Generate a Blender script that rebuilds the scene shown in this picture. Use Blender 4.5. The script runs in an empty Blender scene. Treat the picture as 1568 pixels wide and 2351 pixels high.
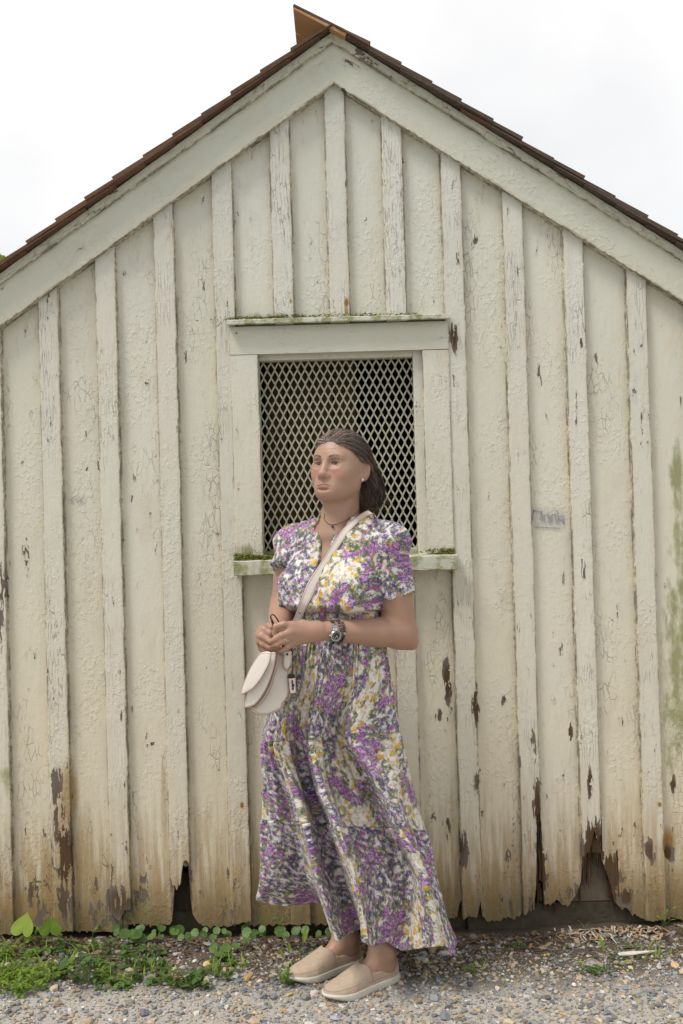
import bpy, math, random
import numpy as np
from mathutils import Vector, Matrix, Euler
random.seed(7); rng = np.random.default_rng(7)
SC = bpy.context.scene; COL = SC.collection
# ---------------------------------------------------------------- camera, sky, sun, exposure
CAM_H, CAM_D, PITCH, ROLL, LENS = 1.42, 3.46, 0.8, 1.6, 35.0
cam = bpy.data.cameras.new('camera'); co = bpy.data.objects.new('camera', cam); COL.objects.link(co)
cam.sensor_fit = 'VERTICAL'; cam.sensor_height = 36.0; cam.sensor_width = 24.0; cam.lens = LENS
cam.clip_start = 0.05; cam.clip_end = 2000
co.matrix_world = Matrix.Translation((0, -CAM_D, CAM_H)) @ Euler((math.radians(90 + PITCH), 0, 0)).to_matrix().to_4x4() @ Matrix.Rotation(math.radians(-ROLL), 4, 'Z')
SC.camera = co
SUN_EL, SUN_AZ = 59.0, -56.0          # azimuth measured from the camera side (-Y) towards the left (-X)
world = bpy.data.worlds.new('World'); SC.world = world; world.use_nodes = True
wt = world.node_tree; wn = wt.nodes; wn.clear()
wo = wn.new('ShaderNodeOutputWorld'); wb = wn.new('ShaderNodeBackground'); sky = wn.new('ShaderNodeTexSky')
sky.sky_type = 'NISHITA'; sky.sun_disc = False; sky.sun_elevation = math.radians(SUN_EL); sky.sun_rotation = math.radians(180 - SUN_AZ)
sky.dust_density = 2.0
tc = wn.new('ShaderNodeTexCoord'); nz = wn.new('ShaderNodeTexNoise'); nz.inputs['Scale'].default_value = 1.9; nz.inputs['Detail'].default_value = 5
nz.inputs['Roughness'].default_value = .45
rp = wn.new('ShaderNodeMapRange'); rp.inputs[1].default_value = .36; rp.inputs[2].default_value = .66; rp.inputs[3].default_value = .5; rp.inputs[4].default_value = 1.0
mx = wn.new('ShaderNodeMixRGB'); mx.inputs[2].default_value = (11., 10.9, 10.8, 1)
wt.links.new(tc.outputs['Generated'], nz.inputs['Vector']); wt.links.new(nz.outputs['Fac'], rp.inputs[0])
wt.links.new(rp.outputs[0], mx.inputs[0]); wt.links.new(sky.outputs[0], mx.inputs[1]); wt.links.new(mx.outputs[0], wb.inputs[0])
wb.inputs[1].default_value = 0.057; wt.links.new(wb.outputs[0], wo.inputs[0])
sl = bpy.data.lights.new('sun', 'SUN'); so = bpy.data.objects.new('sun', sl); COL.objects.link(so)
sl.energy = 1.5; sl.angle = math.radians(15); sl.color = (1, .96, .9)
_e, _a = math.radians(SUN_EL), math.radians(SUN_AZ)
so.rotation_euler = Vector((-math.sin(_a) * math.cos(_e) * -1, -math.cos(_a) * math.cos(_e), math.sin(_e))).to_track_quat('Z', 'Y').to_euler()
so.location = (-3, -6, 9)
SC.view_settings.view_transform = 'Standard'; SC.view_settings.look = 'None'; SC.view_settings.gamma = 1.0
SC.view_settings.exposure = 0.80; SC.view_settings.use_curve_mapping = False
SC.render.engine = 'CYCLES'; SC.cycles.max_bounces = 8; SC.cycles.diffuse_bounces = 4; SC.cycles.transparent_max_bounces = 6

# ---------------------------------------------------------------- measuring helper: picture point (1568 x 2351) on the upright plane y = Y
_F, _W, _H = 2351 * LENS / 36.0, 1568., 2351.
def P(u, v, Y=0.0):
    a = (u - _W / 2) / _F; b = -(v - _H / 2) / _F; r = math.radians(ROLL); p = math.radians(PITCH)
    a2 = a * math.cos(r) + b * math.sin(r); b2 = -a * math.sin(r) + b * math.cos(r)
    d = np.array([a2, math.cos(p) - b2 * math.sin(p), math.sin(p) + b2 * math.cos(p)])
    return np.array([0, -CAM_D, CAM_H]) + d * ((Y + CAM_D) / d[1])
def G(u, v, z=0.0):
    a = P(u, v, 0.0); c = np.array([0, -CAM_D, CAM_H]); d = a - c
    return c + d * ((z - CAM_H) / d[2])

# ---------------------------------------------------------------- object helpers
def empty(name, loc=(0, 0, 0), rz=0.0, parent=None):
    o = bpy.data.objects.new(name, None); COL.objects.link(o); o.location = loc; o.rotation_euler = (0, 0, rz)
    o.empty_display_size = .05
    if parent: o.parent = parent
    return o
def tag(o, label=None, cat=None, group=None, kind=None):
    for k, v in (('label', label), ('category', cat), ('group', group), ('kind', kind)):
        if v: o[k] = v
    return o
def mesh_from(name, V, F, attrs=None, smooth=False, uv=None):
    """V (n,3); F = list/array of equal-length faces, or list of such arrays"""
    me = bpy.data.meshes.new(name); V = np.ascontiguousarray(V, dtype=np.float32)
    Fs = F if isinstance(F, list) and len(F) and isinstance(F[0], np.ndarray) else [np.asarray(F, dtype=np.int32)] if not isinstance(F, list) else None
    if Fs is None:
        me.from_pydata([tuple(v) for v in V.tolist()], [], [tuple(f) for f in F])
    else:
        Fs = [f for f in Fs if len(f)]
        loops = np.concatenate([f.ravel() for f in Fs]).astype(np.int32)
        sizes = np.concatenate([np.full(len(f), f.shape[1], np.int32) for f in Fs])
        starts = np.concatenate([[0], np.cumsum(sizes)[:-1]]).astype(np.int32)
        me.vertices.add(len(V)); me.vertices.foreach_set('co', V.ravel())
        me.loops.add(len(loops)); me.loops.foreach_set('vertex_index', loops)
        me.polygons.add(len(sizes)); me.polygons.foreach_set('loop_start', starts)
        try: me.polygons.foreach_set('loop_total', sizes)
        except Exception: pass
        me.update(calc_edges=True)
    for k, a in (attrs or {}).items():
        a = np.asarray(a, dtype=np.float32)
        if a.ndim == 1:
            at = me.attributes.new(k, 'FLOAT', 'POINT'); at.data.foreach_set('value', a)
        else:
            at = me.attributes.new(k, 'FLOAT_COLOR', 'POINT')
            if a.shape[1] == 3: a = np.hstack([a, np.ones((len(a), 1), np.float32)])
            at.data.foreach_set('color', np.ascontiguousarray(a).ravel())
    me.validate(); 
    me.polygons.foreach_set('use_smooth', np.full(len(me.polygons), bool(smooth)))
    me.update()
    return me
def obj(name, me, mat=None, parent=None, loc=None):
    o = bpy.data.objects.new(name, me); COL.objects.link(o)
    if mat is not None and len(me.materials) == 0: me.materials.append(mat)
    if parent is not None: o.parent = parent
    if loc is not None: o.location = loc
    return o
class MB:
    """collects simple shapes into one mesh"""
    def __init__(s): s.V = []; s.F = []; s.n = 0
    def add(s, V, F):
        V = np.asarray(V, float); s.V.append(V); s.F += [tuple(int(i) + s.n for i in f) for f in F]; s.n += len(V)
    def box(s, x0, x1, y0, y1, z0, z1, M=None):
        V = np.array([[x, y, z] for z in (z0, z1) for y in (y0, y1) for x in (x0, x1)], float)
        if M is not None: V = V @ np.asarray(M)[:3, :3].T + np.asarray(M)[:3, 3]
        s.add(V, [(0, 2, 3, 1), (4, 5, 7, 6), (0, 1, 5, 4), (2, 6, 7, 3), (0, 4, 6, 2), (1, 3, 7, 5)])
    def tube(s, pts, rad, n=8, caps=True):
        pts = np.asarray(pts, float); m = len(pts); rad = np.broadcast_to(np.asarray(rad, float), (m,))
        t = np.gradient(pts, axis=0); t /= np.linalg.norm(t, axis=1, keepdims=True) + 1e-12
        ref = np.array([0, 0, 1.]) if abs(t[0][2]) < .9 else np.array([1., 0, 0]); V = []
        u = np.cross(t[0], ref); u /= np.linalg.norm(u)
        for i in range(m):
            u = u - t[i] * u.dot(t[i]); u /= np.linalg.norm(u) + 1e-12; w = np.cross(t[i], u)
            a = np.arange(n) * 2 * np.pi / n
            V.append(pts[i] + rad[i] * (np.cos(a)[:, None] * u + np.sin(a)[:, None] * w))
        V = np.concatenate(V); F = []
        for i in range(m - 1):
            for j in range(n):
                k = (j + 1) % n; F.append((i * n + j, i * n + k, (i + 1) * n + k, (i + 1) * n + j))
        if caps: F.append(tuple(range(n))[::-1]); F.append(tuple((m - 1) * n + j for j in range(n)))
        s.add(V, F)
    def mesh(s, name, smooth=False):
        me = bpy.data.meshes.new(name); me.from_pydata([tuple(v) for v in np.concatenate(s.V).tolist()], [], s.F); me.validate()
        me.polygons.foreach_set('use_smooth', np.full(len(me.polygons), bool(smooth))); me.update(); return me
    def build(s, name, mat, parent=None, smooth=False, bevel=0):
        o = obj(name, s.mesh(name, smooth), mat, parent)
        if bevel:
            b = o.modifiers.new('bevel', 'BEVEL'); b.width = bevel; b.segments = 2; b.limit_method = 'ANGLE'
        return o
def grid_faces(nr, nc, wrap=False):
    r = np.arange(nr - 1)[:, None]; c = np.arange(nc if wrap else nc - 1)[None, :]; c2 = (c + 1) % nc
    return np.stack([r * nc + c, r * nc + c2, (r + 1) * nc + c2, (r + 1) * nc + c], -1).reshape(-1, 4).astype(np.int32)
def sstep(a, b, x):
    t = np.clip((np.asarray(x, float) - a) / (b - a), 0, 1); return t * t * (3 - 2 * t)
def _h(ix, iy, seed):
    n = (ix.astype(np.int64) * 374761393 + iy.astype(np.int64) * 668265263 + seed * 1274126177) & 0x7fffffff
    n = ((n ^ (n >> 13)) * 1274126177) & 0x7fffffff; n = (n ^ (n >> 16)) & 0xffff
    return n / 65535.0
def vnoise(x, y, seed=0):
    x = np.asarray(x, float); y = np.asarray(y, float) + 0 * x; x = x + 0 * y
    ix = np.floor(x); iy = np.floor(y); fx = x - ix; fy = y - iy; ix = ix.astype(int); iy = iy.astype(int)
    fx = fx * fx * (3 - 2 * fx); fy = fy * fy * (3 - 2 * fy)
    a = _h(ix, iy, seed); b = _h(ix + 1, iy, seed); c = _h(ix, iy + 1, seed); d = _h(ix + 1, iy + 1, seed)
    return (a * (1 - fx) + b * fx) * (1 - fy) + (c * (1 - fx) + d * fx) * fy
def fbm(x, y, seed=0, o=4):
    s = 0; a = .5; t = 0
    for i in range(o):
        s = s + a * vnoise(np.asarray(x) * 2 ** i, np.asarray(y) * 2 ** i, seed + i * 17); t += a; a *= .5
    return s / t

# ---------------------------------------------------------------- material helpers
class NT:
    def __init__(s, name):
        s.m = bpy.data.materials.new(name); s.m.use_nodes = True; s.t = s.m.node_tree; s.n = s.t.nodes; s.n.clear()
        s.out = s.n.new('ShaderNodeOutputMaterial'); s.b = s.n.new('ShaderNodeBsdfPrincipled'); s.l(s.b.outputs[0], s.out.inputs[0])
        s.geo = s.n.new('ShaderNodeNewGeometry'); s.pos = s.geo.outputs['Position']
    def l(s, a, b): s.t.links.new(a, b)
    def put(s, sock, v):
        if isinstance(v, bpy.types.NodeSocket): s.l(v, sock)
        elif sock.type == 'RGBA' and not hasattr(v, '__len__'): sock.default_value = (v, v, v, 1)
        elif sock.type == 'RGBA': sock.default_value = (*v[:3], 1)
        elif sock.type == 'VECTOR' and not hasattr(v, '__len__'): sock.default_value = (v, v, v)
        else: sock.default_value = v
    def set(s, **k):
        for a, v in k.items(): s.put(s.b.inputs[a.replace('_', ' ')], v)
    def math(s, op, a, b=0.0, c=0.0, clamp=False):
        n = s.n.new('ShaderNodeMath'); n.operation = op; n.use_clamp = clamp
        s.put(n.inputs[0], a); s.put(n.inputs[1], b); s.put(n.inputs[2], c); return n.outputs[0]
    def vmath(s, op, a, b=(0, 0, 0)):
        n = s.n.new('ShaderNodeVectorMath'); n.operation = op; s.put(n.inputs[0], a); s.put(n.inputs[1], b); return n.outputs[0]
    def noise(s, v, scale=1., detail=3., rough=.5, dist=0.):
        n = s.n.new('ShaderNodeTexNoise'); s.put(n.inputs['Vector'], v); n.inputs['Scale'].default_value = scale
        n.inputs['Detail'].default_value = detail; n.inputs['Roughness'].default_value = rough; n.inputs['Distortion'].default_value = dist; return n.outputs['Fac']
    def noisec(s, v, scale=1., detail=3.):
        n = s.n.new('ShaderNodeTexNoise'); s.put(n.inputs['Vector'], v); n.inputs['Scale'].default_value = scale; n.inputs['Detail'].default_value = detail; return n.outputs['Color']
    def vor(s, v, scale=1., feature='F1', metric='EUCLIDEAN', out='Distance', rnd=1.):
        n = s.n.new('ShaderNodeTexVoronoi'); n.feature = feature
        if feature != 'DISTANCE_TO_EDGE': n.distance = metric
        s.put(n.inputs['Vector'], v); n.inputs['Scale'].default_value = scale; n.inputs['Randomness'].default_value = rnd; return n.outputs[out]
    def mr(s, x, a, b, c=0., d=1., smooth=True):
        n = s.n.new('ShaderNodeMapRange'); n.interpolation_type = 'SMOOTHSTEP' if smooth else 'LINEAR'
        for i, v in enumerate((x, a, b, c, d)): s.put(n.inputs[i], v)
        return n.outputs[0]
    def mix(s, f, a, b, blend='MIX'):
        n = s.n.new('ShaderNodeMixRGB'); n.blend_type = blend; s.put(n.inputs[0], f); s.put(n.inputs[1], a); s.put(n.inputs[2], b); return n.outputs[0]
    def bump(s, h, strength=1., dist=.001, normal=None):
        n = s.n.new('ShaderNodeBump'); n.inputs['Strength'].default_value = strength; n.inputs['Distance'].default_value = dist
        s.put(n.inputs['Height'], h)
        if normal is not None: s.l(normal, n.inputs['Normal'])
        return n.outputs[0]
    def attr(s, name, out='Fac'):
        n = s.n.new('ShaderNodeAttribute'); n.attribute_name = name; return n.outputs[out]
    def rand(s):
        return s.n.new('ShaderNodeObjectInfo').outputs['Random']
    def sep(s, v):
        n = s.n.new('ShaderNodeSeparateXYZ'); s.put(n.inputs[0], v); return n.outputs
    def comb(s, x, y, z):
        n = s.n.new('ShaderNodeCombineXYZ'); s.put(n.inputs[0], x); s.put(n.inputs[1], y); s.put(n.inputs[2], z); return n.outputs[0]
def flat_mat(name, col, rough=.5, metal=0., var=0., vscale=40., bump=0., bscale=200., bdist=.0005, **kw):
    k = NT(name); c = col
    if var: c = k.mix(k.noise(k.pos, vscale, 4), tuple(x * (1 - var) for x in col), tuple(min(1, x * (1 + var)) for x in col))
    k.set(Base_Color=c, Roughness=rough, Metallic=metal)
    if bump: k.set(Normal=k.bump(k.noise(k.pos, bscale, 3), bump, bdist))
    for a, v in kw.items(): k.put(k.b.inputs[a.replace('_', ' ')], v)
    return k.m

def paint_mat(name, along='z', crack=(70., 15.), crack_amt=.5, flake_amt=.35, dirt=1.0, green=0.0, bare=0.0, tone=0.0, cold=0.0):
    """old cream oil paint, blistered, cracked along the grain and flaked off down to grey wood"""
    k = NT(name); r = k.rand(); x, y, z = k.sep(k.pos)
    if along == 'x': gx, gz = z, x
    elif along == 'l': gx, gz = k.math('ADD', k.math('MULTIPLY', z, .834), k.math('MULTIPLY', x, -.551)), k.math('ADD', k.math('MULTIPLY', x, .834), k.math('MULTIPLY', z, .551))
    elif along == 'r': gx, gz = k.math('ADD', k.math('MULTIPLY', z, .834), k.math('MULTIPLY', x, .551)), k.math('SUBTRACT', k.math('MULTIPLY', x, .834), k.math('MULTIPLY', z, .551))
    else: gx, gz = x, z
    ro = k.math('MULTIPLY', r, 37.)
    base = k.comb(gx, k.math('ADD', y, ro), k.math('ADD', gz, ro))      # grain-aligned coordinates, shifted per piece
    wob = k.vmath('SCALE', k.vmath('SUBTRACT', k.noisec(base, 22., 3), (.5, .5, .5))); wob.node.inputs['Scale'].default_value = .016
    wb_ = k.vmath('ADD', base, wob)
    low = k.noise(base, 1.7, 4, .6); mid = k.noise(k.vmath('MULTIPLY', base, (1, 1, .35)), 14., 5, .6)
    # base colour blended by height: warm low down, cooler higher up
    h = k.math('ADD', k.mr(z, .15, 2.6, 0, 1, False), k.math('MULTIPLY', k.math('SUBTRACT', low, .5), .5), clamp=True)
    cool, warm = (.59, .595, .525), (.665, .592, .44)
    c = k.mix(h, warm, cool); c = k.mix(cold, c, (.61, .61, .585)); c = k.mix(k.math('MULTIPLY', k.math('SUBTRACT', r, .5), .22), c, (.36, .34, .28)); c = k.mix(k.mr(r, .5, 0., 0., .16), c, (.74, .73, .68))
    c = k.mix(k.math('MULTIPLY', k.mr(mid, .5, .75), .3 * dirt), c, (.50, .44, .31))
    c = k.mix(k.math('MULTIPLY', k.mr(k.noise(base, 5., 5, .65), .52, .75), .25), c, (.62, .62, .58))
    c = k.mix(tone, c, (.44, .46, .37))
    spk = k.mr(k.noise(base, 150., 2, .5), .70, .76); c = k.mix(k.math('MULTIPLY', spk, k.math('MULTIPLY', k.mr(low, .45, .65), .35 * dirt)), c, (.10, .09, .06))
    # splash-back dirt and rot near the ground, in vertical runs
    run = k.noise(k.vmath('MULTIPLY', base, (60, 60, 5)), 1., 4, .6)
    lowz = k.mr(z, .68, .06); dz = k.math('MULTIPLY', lowz, k.mr(k.math('ADD', run, k.math('MULTIPLY', lowz, .25)), .46, .8))
    c = k.mix(k.math('MULTIPLY', dz, .95), c, (.33, .215, .085))
    c = k.mix(k.math('MULTIPLY', k.mr(k.math('ADD', z, k.math('MULTIPLY', run, .2)), .36, .13), .85), c, (.17, .125, .055))
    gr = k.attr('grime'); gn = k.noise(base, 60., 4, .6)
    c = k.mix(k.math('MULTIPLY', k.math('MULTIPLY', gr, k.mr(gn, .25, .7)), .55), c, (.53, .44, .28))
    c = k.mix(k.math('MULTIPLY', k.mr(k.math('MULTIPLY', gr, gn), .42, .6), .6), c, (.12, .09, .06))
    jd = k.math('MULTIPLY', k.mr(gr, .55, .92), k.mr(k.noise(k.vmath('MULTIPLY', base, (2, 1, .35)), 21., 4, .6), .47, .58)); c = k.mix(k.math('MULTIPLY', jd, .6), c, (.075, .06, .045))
    gm = k.attr('moss'); mo = k.mr(k.math('ADD', k.noise(k.vmath('MULTIPLY', base, (1, 1, .4)), 30., 5, .65), k.math('MULTIPLY', gm, .75)), .68, 1.02)
    if green: mo = k.math('MAXIMUM', mo, k.math('MULTIPLY', k.mr(k.noise(base, 16., 5, .65), .42, .6), green))
    c = k.mix(k.math('MULTIPLY', mo, .78), c, k.mix(gn, (.12, .135, .03), (.27, .275, .08)))
    rs = k.attr('rust'); c = k.mix(k.mr(k.math('ADD', rs, k.math('MULTIPLY', gn, .3)), .30, .95), c, k.mix(k.mr(rs, .6, .85), (.33, .215, .085), (.30, .11, .02)))
    # cracks
    cv = k.vmath('MULTIPLY', wb_, (crack[0], 10., crack[1])); ed = k.vor(cv, 1., 'DISTANCE_TO_EDGE')
    cmask = k.math('MULTIPLY', k.mr(k.noise(k.vmath('MULTIPLY', base, (1.6, 1, .55)), 4.5, 3, .6), .66 - .26 * crack_amt, .80 - .22 * crack_amt), 1.)
    cr = k.math('MULTIPLY', k.mr(ed, .045, .008), k.math('MULTIPLY', cmask, k.mr(k.noise(base, 26., 3, .6), .38, .6)))
    # flakes: whole cells between cracks fall off
    cell = k.vor(cv, 1., 'F1', 'CHEBYCHEV', 'Color'); cellr = k.sep(cell)[0]
    pl = k.attr('peel')
    fl_n = k.noise(k.vmath('MULTIPLY', wb_, (2.4, 1, .6)), 16., 6, .68)
    dens = k.math('ADD', k.math('ADD', fl_n, k.math('MULTIPLY', pl, .34)), k.math('MULTIPLY', k.math('SUBTRACT', cellr, .5), .26))
    dens = k.math('ADD', dens, k.math('MULTIPLY', lowz, .05))
    th = .80 - .13 * flake_amt
    fl = k.mr(dens, th, th + .012)
    if bare: fl = k.math('MAXIMUM', fl, k.mr(fl_n, .62 - .2 * bare, .64 - .2 * bare))
    halo = k.mr(dens, th - .09, th)
    grain = k.noise(k.vmath('MULTIPLY', base, (220, 60, 7)), 1., 4, .65)
    wood = k.mix(grain, (.085, .066, .05), (.235, .195, .155))
    wood = k.mix(k.mr(k.math('ADD', pl, k.math('MULTIPLY', k.noise(base, 8.), .5)), .8, 1.2), wood, k.mix(grain, (.02, .012, .007), (.15, .085, .038)))
    c = k.mix(k.math('MULTIPLY', cr, .42), c, (.22, .19, .14))
    c = k.mix(fl, c, wood)
    k.set(Base_Color=c, Roughness=k.mix(fl, k.mr(mid, .3, .7, .5, .68), .92), Specular_IOR_Level=.35)
    # relief
    blist = k.noise(wb_, 48., 5, .55); worm = k.mr(k.noise(k.vmath('MULTIPLY', wb_, (1, 1, .7)), 88., 3, .55), .50, .66)
    wmask = k.mr(k.noise(base, 4., 3), .45, .6)
    hh = k.math('ADD', k.math('MULTIPLY', blist, .5), k.math('MULTIPLY', k.math('MULTIPLY', worm, wmask), .5)); hh = k.math('ADD', hh, k.math('MULTIPLY', k.noise(k.vmath('MULTIPLY', base, (130, 60, 9)), 1., 4, .6), .35))
    hh = k.math('ADD', hh, k.math('MULTIPLY', k.noise(base, 190., 3, .6), .35))
    hh = k.math('ADD', hh, k.math('MULTIPLY', k.math('MULTIPLY', k.mr(cellr, 0, 1, 0, 1, False), cmask), .5))
    hh = k.math('SUBTRACT', hh, k.math('MULTIPLY', cr, 1.0))
    hh = k.math('ADD', hh, k.math('MULTIPLY', halo, .4))
    hh = k.math('MULTIPLY', hh, k.math('SUBTRACT', 1., fl)); hh = k.math('ADD', hh, k.math('MULTIPLY', k.math('MULTIPLY', fl, grain), .6))
    hh = k.math('SUBTRACT', hh, k.math('MULTIPLY', fl, 1.2))
    k.set(Normal=k.bump(hh, 1., .0021)); return k.m
M = {}
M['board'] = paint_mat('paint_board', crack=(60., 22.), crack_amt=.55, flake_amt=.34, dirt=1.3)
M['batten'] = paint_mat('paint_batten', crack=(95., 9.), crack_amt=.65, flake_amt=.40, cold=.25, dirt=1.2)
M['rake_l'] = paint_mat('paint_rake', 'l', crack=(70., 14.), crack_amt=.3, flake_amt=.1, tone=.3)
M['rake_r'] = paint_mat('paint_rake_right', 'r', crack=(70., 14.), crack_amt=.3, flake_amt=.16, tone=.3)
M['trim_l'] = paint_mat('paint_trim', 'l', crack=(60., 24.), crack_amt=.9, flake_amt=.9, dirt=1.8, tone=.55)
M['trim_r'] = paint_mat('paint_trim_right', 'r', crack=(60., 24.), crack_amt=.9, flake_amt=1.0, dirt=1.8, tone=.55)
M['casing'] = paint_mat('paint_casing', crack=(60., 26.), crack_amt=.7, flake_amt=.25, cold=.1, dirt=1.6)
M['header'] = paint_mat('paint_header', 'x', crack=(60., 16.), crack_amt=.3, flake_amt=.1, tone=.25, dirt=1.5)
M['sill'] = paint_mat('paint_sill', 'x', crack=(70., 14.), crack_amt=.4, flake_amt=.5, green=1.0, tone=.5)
def rot_wood():
    k = NT('rotten_wood'); g = k.noise(k.vmath('MULTIPLY', k.pos, (260, 60, 14)), 1., 4, .65)
    k.set(Base_Color=k.mix(k.mr(g, .35, .7), (.008, .005, .003), (.15, .08, .035)), Roughness=.95, Normal=k.bump(g, 1., .004)); return k.m
M['rot'] = rot_wood()
# ================================================================ the shed
APX, SL_, APZ = 0.014, 0.668, 2.948
SLS = {-1: .690, 1: .668}                   # the left slope is a little steeper           # apex x, roof pitch (rise/run), height of the rake boards' lower edge at the apex
def rake_z(x): d = np.asarray(x, float) - APX; return APZ - np.where(d < 0, SLS[-1], SLS[1]) * np.abs(d)
shed = tag(empty('shed', (0, 0, 0)), 'old cream board and batten shed with peeling paint, rotten board ends and brown shingle roof', 'shed')
BX = [-1.81, -1.62, -1.41, -1.201, -.997, -.797, -.590, -.384, -.180, .014, .210, .412, .622, .829, 1.043, 1.250, 1.46, 1.66, 1.81]
HALF = 1.80
# spots where the paint is gone (picture points: x, y, radius across, radius along, amount)
PEEL = [(60, 1275, 9, 40, .9), (66, 1320, 7, 30, .8), (8, 1340, 14, 60, .7), (2, 1440, 18, 60, .6), (335, 882, 8, 12, .9), (203, 1078, 8, 6, .9), (310, 1100, 10, 26, .5), (137, 1870, 22, 120, .75), (150, 1960, 22, 90, 1.),
        (105, 1835, 9, 14, .6), (80, 2050, 26, 40, .75), (150, 2060, 22, 60, .8), (120, 2100, 50, 30, .5), (275, 2070, 40, 45, .8), (240, 2100, 40, 30, .6), (325, 2040, 24, 34, .55), (520, 2100, 40, 30, .45),
        (1040, 775, 10, 36, .9), (1092, 1050, 6, 10, .8), (1085, 560, 6, 20, .6), (1050, 575, 7, 34, .8), (1095, 545, 10, 16, .8), (1043, 900, 8, 60, .5), (1028, 1568, 13, 50, .95), (1008, 1640, 8, 18, .8), (1092, 1620, 10, 60, .9),
        (1025, 1900, 10, 30, .85), (992, 1875, 7, 10, .7), (1062, 1950, 10, 50, .8), (1095, 1780, 9, 60, .7), (1157, 1608, 7, 8, 1.), (1232, 1860, 11, 80, 1.), (1242, 2000, 14, 80, .9), (1222, 1720, 9, 50, .5), (1210, 2080, 20, 30, .5),
        (1352, 1800, 8, 40, .95), (1362, 1960, 26, 80, 1.2), (1400, 2020, 22, 70, 1.2), (1340, 2060, 40, 30, .9), (1437, 2060, 16, 26, .9), (1487, 1950, 14, 30, .9), (1532, 1958, 10, 18, 1.2), (1545, 1800, 8, 24, .9),
        (1170, 1960, 10, 20, .4), (1290, 2065, 40, 24, .6), (440, 2090, 14, 20, .6), (430, 2010, 14, 40, .7), (1330, 790, 5, 14, .8), (1240, 870, 4, 30, .6), (1310, 1680, 5, 22, .9), (1190, 1440, 5, 40, .7), (545, 770, 3, 5, .6), (700, 900, 3, 3, 0),
        (383, 1290, 6, 30, .7), (412, 1500, 6, 40, .6), (280, 1640, 5, 16, .8), (345, 1710, 14, 8, .8), (70, 1580, 10, 12, .8), (112, 1435, 8, 16, .8), (125, 1395, 6, 14, .8), (1150, 760, 4, 40, .5), (1320, 940, 5, 50, .6), (1470, 1010, 5, 60, .6), (1335, 1290, 5, 40, .7)]
RUST = [(795, 697, 5, 10, 1.), (795, 715, 5, 16, .7), (668, 694, 3, 6, .8), (634, 693, 2, 8, .7), (557, 1845, 5, 8, .9), (258, 1912, 4, 4, .8), (412, 1630, 4, 5, .8), (1510, 1843, 5, 6, .9), (1200, 1828, 3, 4, .8), (1228, 1828, 3, 5, .8),
        (190, 1960, 34, 130, .46), (60, 2085, 44, 50, .5), (160, 1830, 22, 90, .62), (150, 1930, 30, 150, .56), (112, 2020, 18, 80, .60), (1534, 1935, 18, 36, .75), (377, 1850, 8, 140, .48), (140, 1790, 14, 40, .5), (205, 1900, 8, 80, .42), (1190, 1960, 6, 80, .4), (1040, 1900, 8, 120, .4)]
MOSS = [(1553, 1090, 16, 46, .75), (1562, 1260, 16, 240, .55), (1556, 1540, 34, 260, .56), (1548, 1660, 36, 160, .46), (610, 728, 60, 10, .5), (720, 728, 60, 8, .4), (560, 1268, 30, 18, .6), (15, 1790, 20, 50, .4), (310, 2080, 40, 60, .45), (340, 2060, 20, 40, .4), (155, 1960, 14, 40, .4), (620, 2110, 60, 30, .4), (1015, 1270, 24, 16, .5)]
def spots(V, L, Y=0.0):
    r = np.zeros(len(V))
    for u, v, a, b, s in L:
        p = P(u, v, Y); k = (3.46 + Y) / _F; a, b = a * k, b * k
        d = np.sqrt(((V[:, 0] - p[0]) / a) ** 2 + ((V[:, 2] - p[2]) / b) ** 2)
        r = np.maximum(r, s * sstep(1.7, .35, d))
    return r
def paint_attrs(V, grime): return {'grime': grime, 'peel': spots(V, PEEL), 'rust': spots(V, RUST), 'moss': spots(V, MOSS)}
# bottoms of the boards: nominal height plus the rotted notches (picture points along the edge)
def zb_of(pts): 
    q = np.array([P(u, v, 0.) for u, v in pts]); return q[:, 0], q[:, 2]
_edge = [(-300, 2120), (35, 2126), (40, 2128), (110, 2129), (165, 2135), (200, 2138), (290, 2137), (297, 2120), (303, 2122), (390, 2124), (396, 2110), (400, 2030), (402, 1990), (434, 1985), (436, 2040), (440, 2090), (448, 2110), (470, 2128), (520, 2128), (560, 2118), (570, 2126), (690, 2124), (800, 2122),
         (1050, 2110), (1054, 2080), (1100, 2010), (1104, 2075), (1108, 2100), (1118, 2114), (1150, 2112), (1165, 2104), (1180, 2108), (1192, 2105), (1200, 2090), (1228, 2090), (1232, 1850), (1240, 1850), (1244, 2066), (1253, 2076), (1270, 2074), (1277, 2062), (1284, 2070), (1296, 2081), (1306, 2078), (1314, 2066), (1324, 2054),
         (1330, 2040), (1334, 2020), (1340, 1960), (1378, 1955), (1386, 1990), (1398, 2010), (1405, 2046), (1412, 2075), (1425, 2084), (1436, 2084), (1448, 2096), (1462, 2100), (1475, 2108), (1520, 2108), (1700, 2106), (2000, 2110)]
_ex, _ez = zb_of(_edge)
def board_bottom(x): return np.interp(x, _ex, _ez) + (fbm(x * 90, 3.1, 5, 3) - .5) * .016 + (np.asarray(vnoise(x * 260, 1.7, 9)) > .72) * -.006
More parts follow.
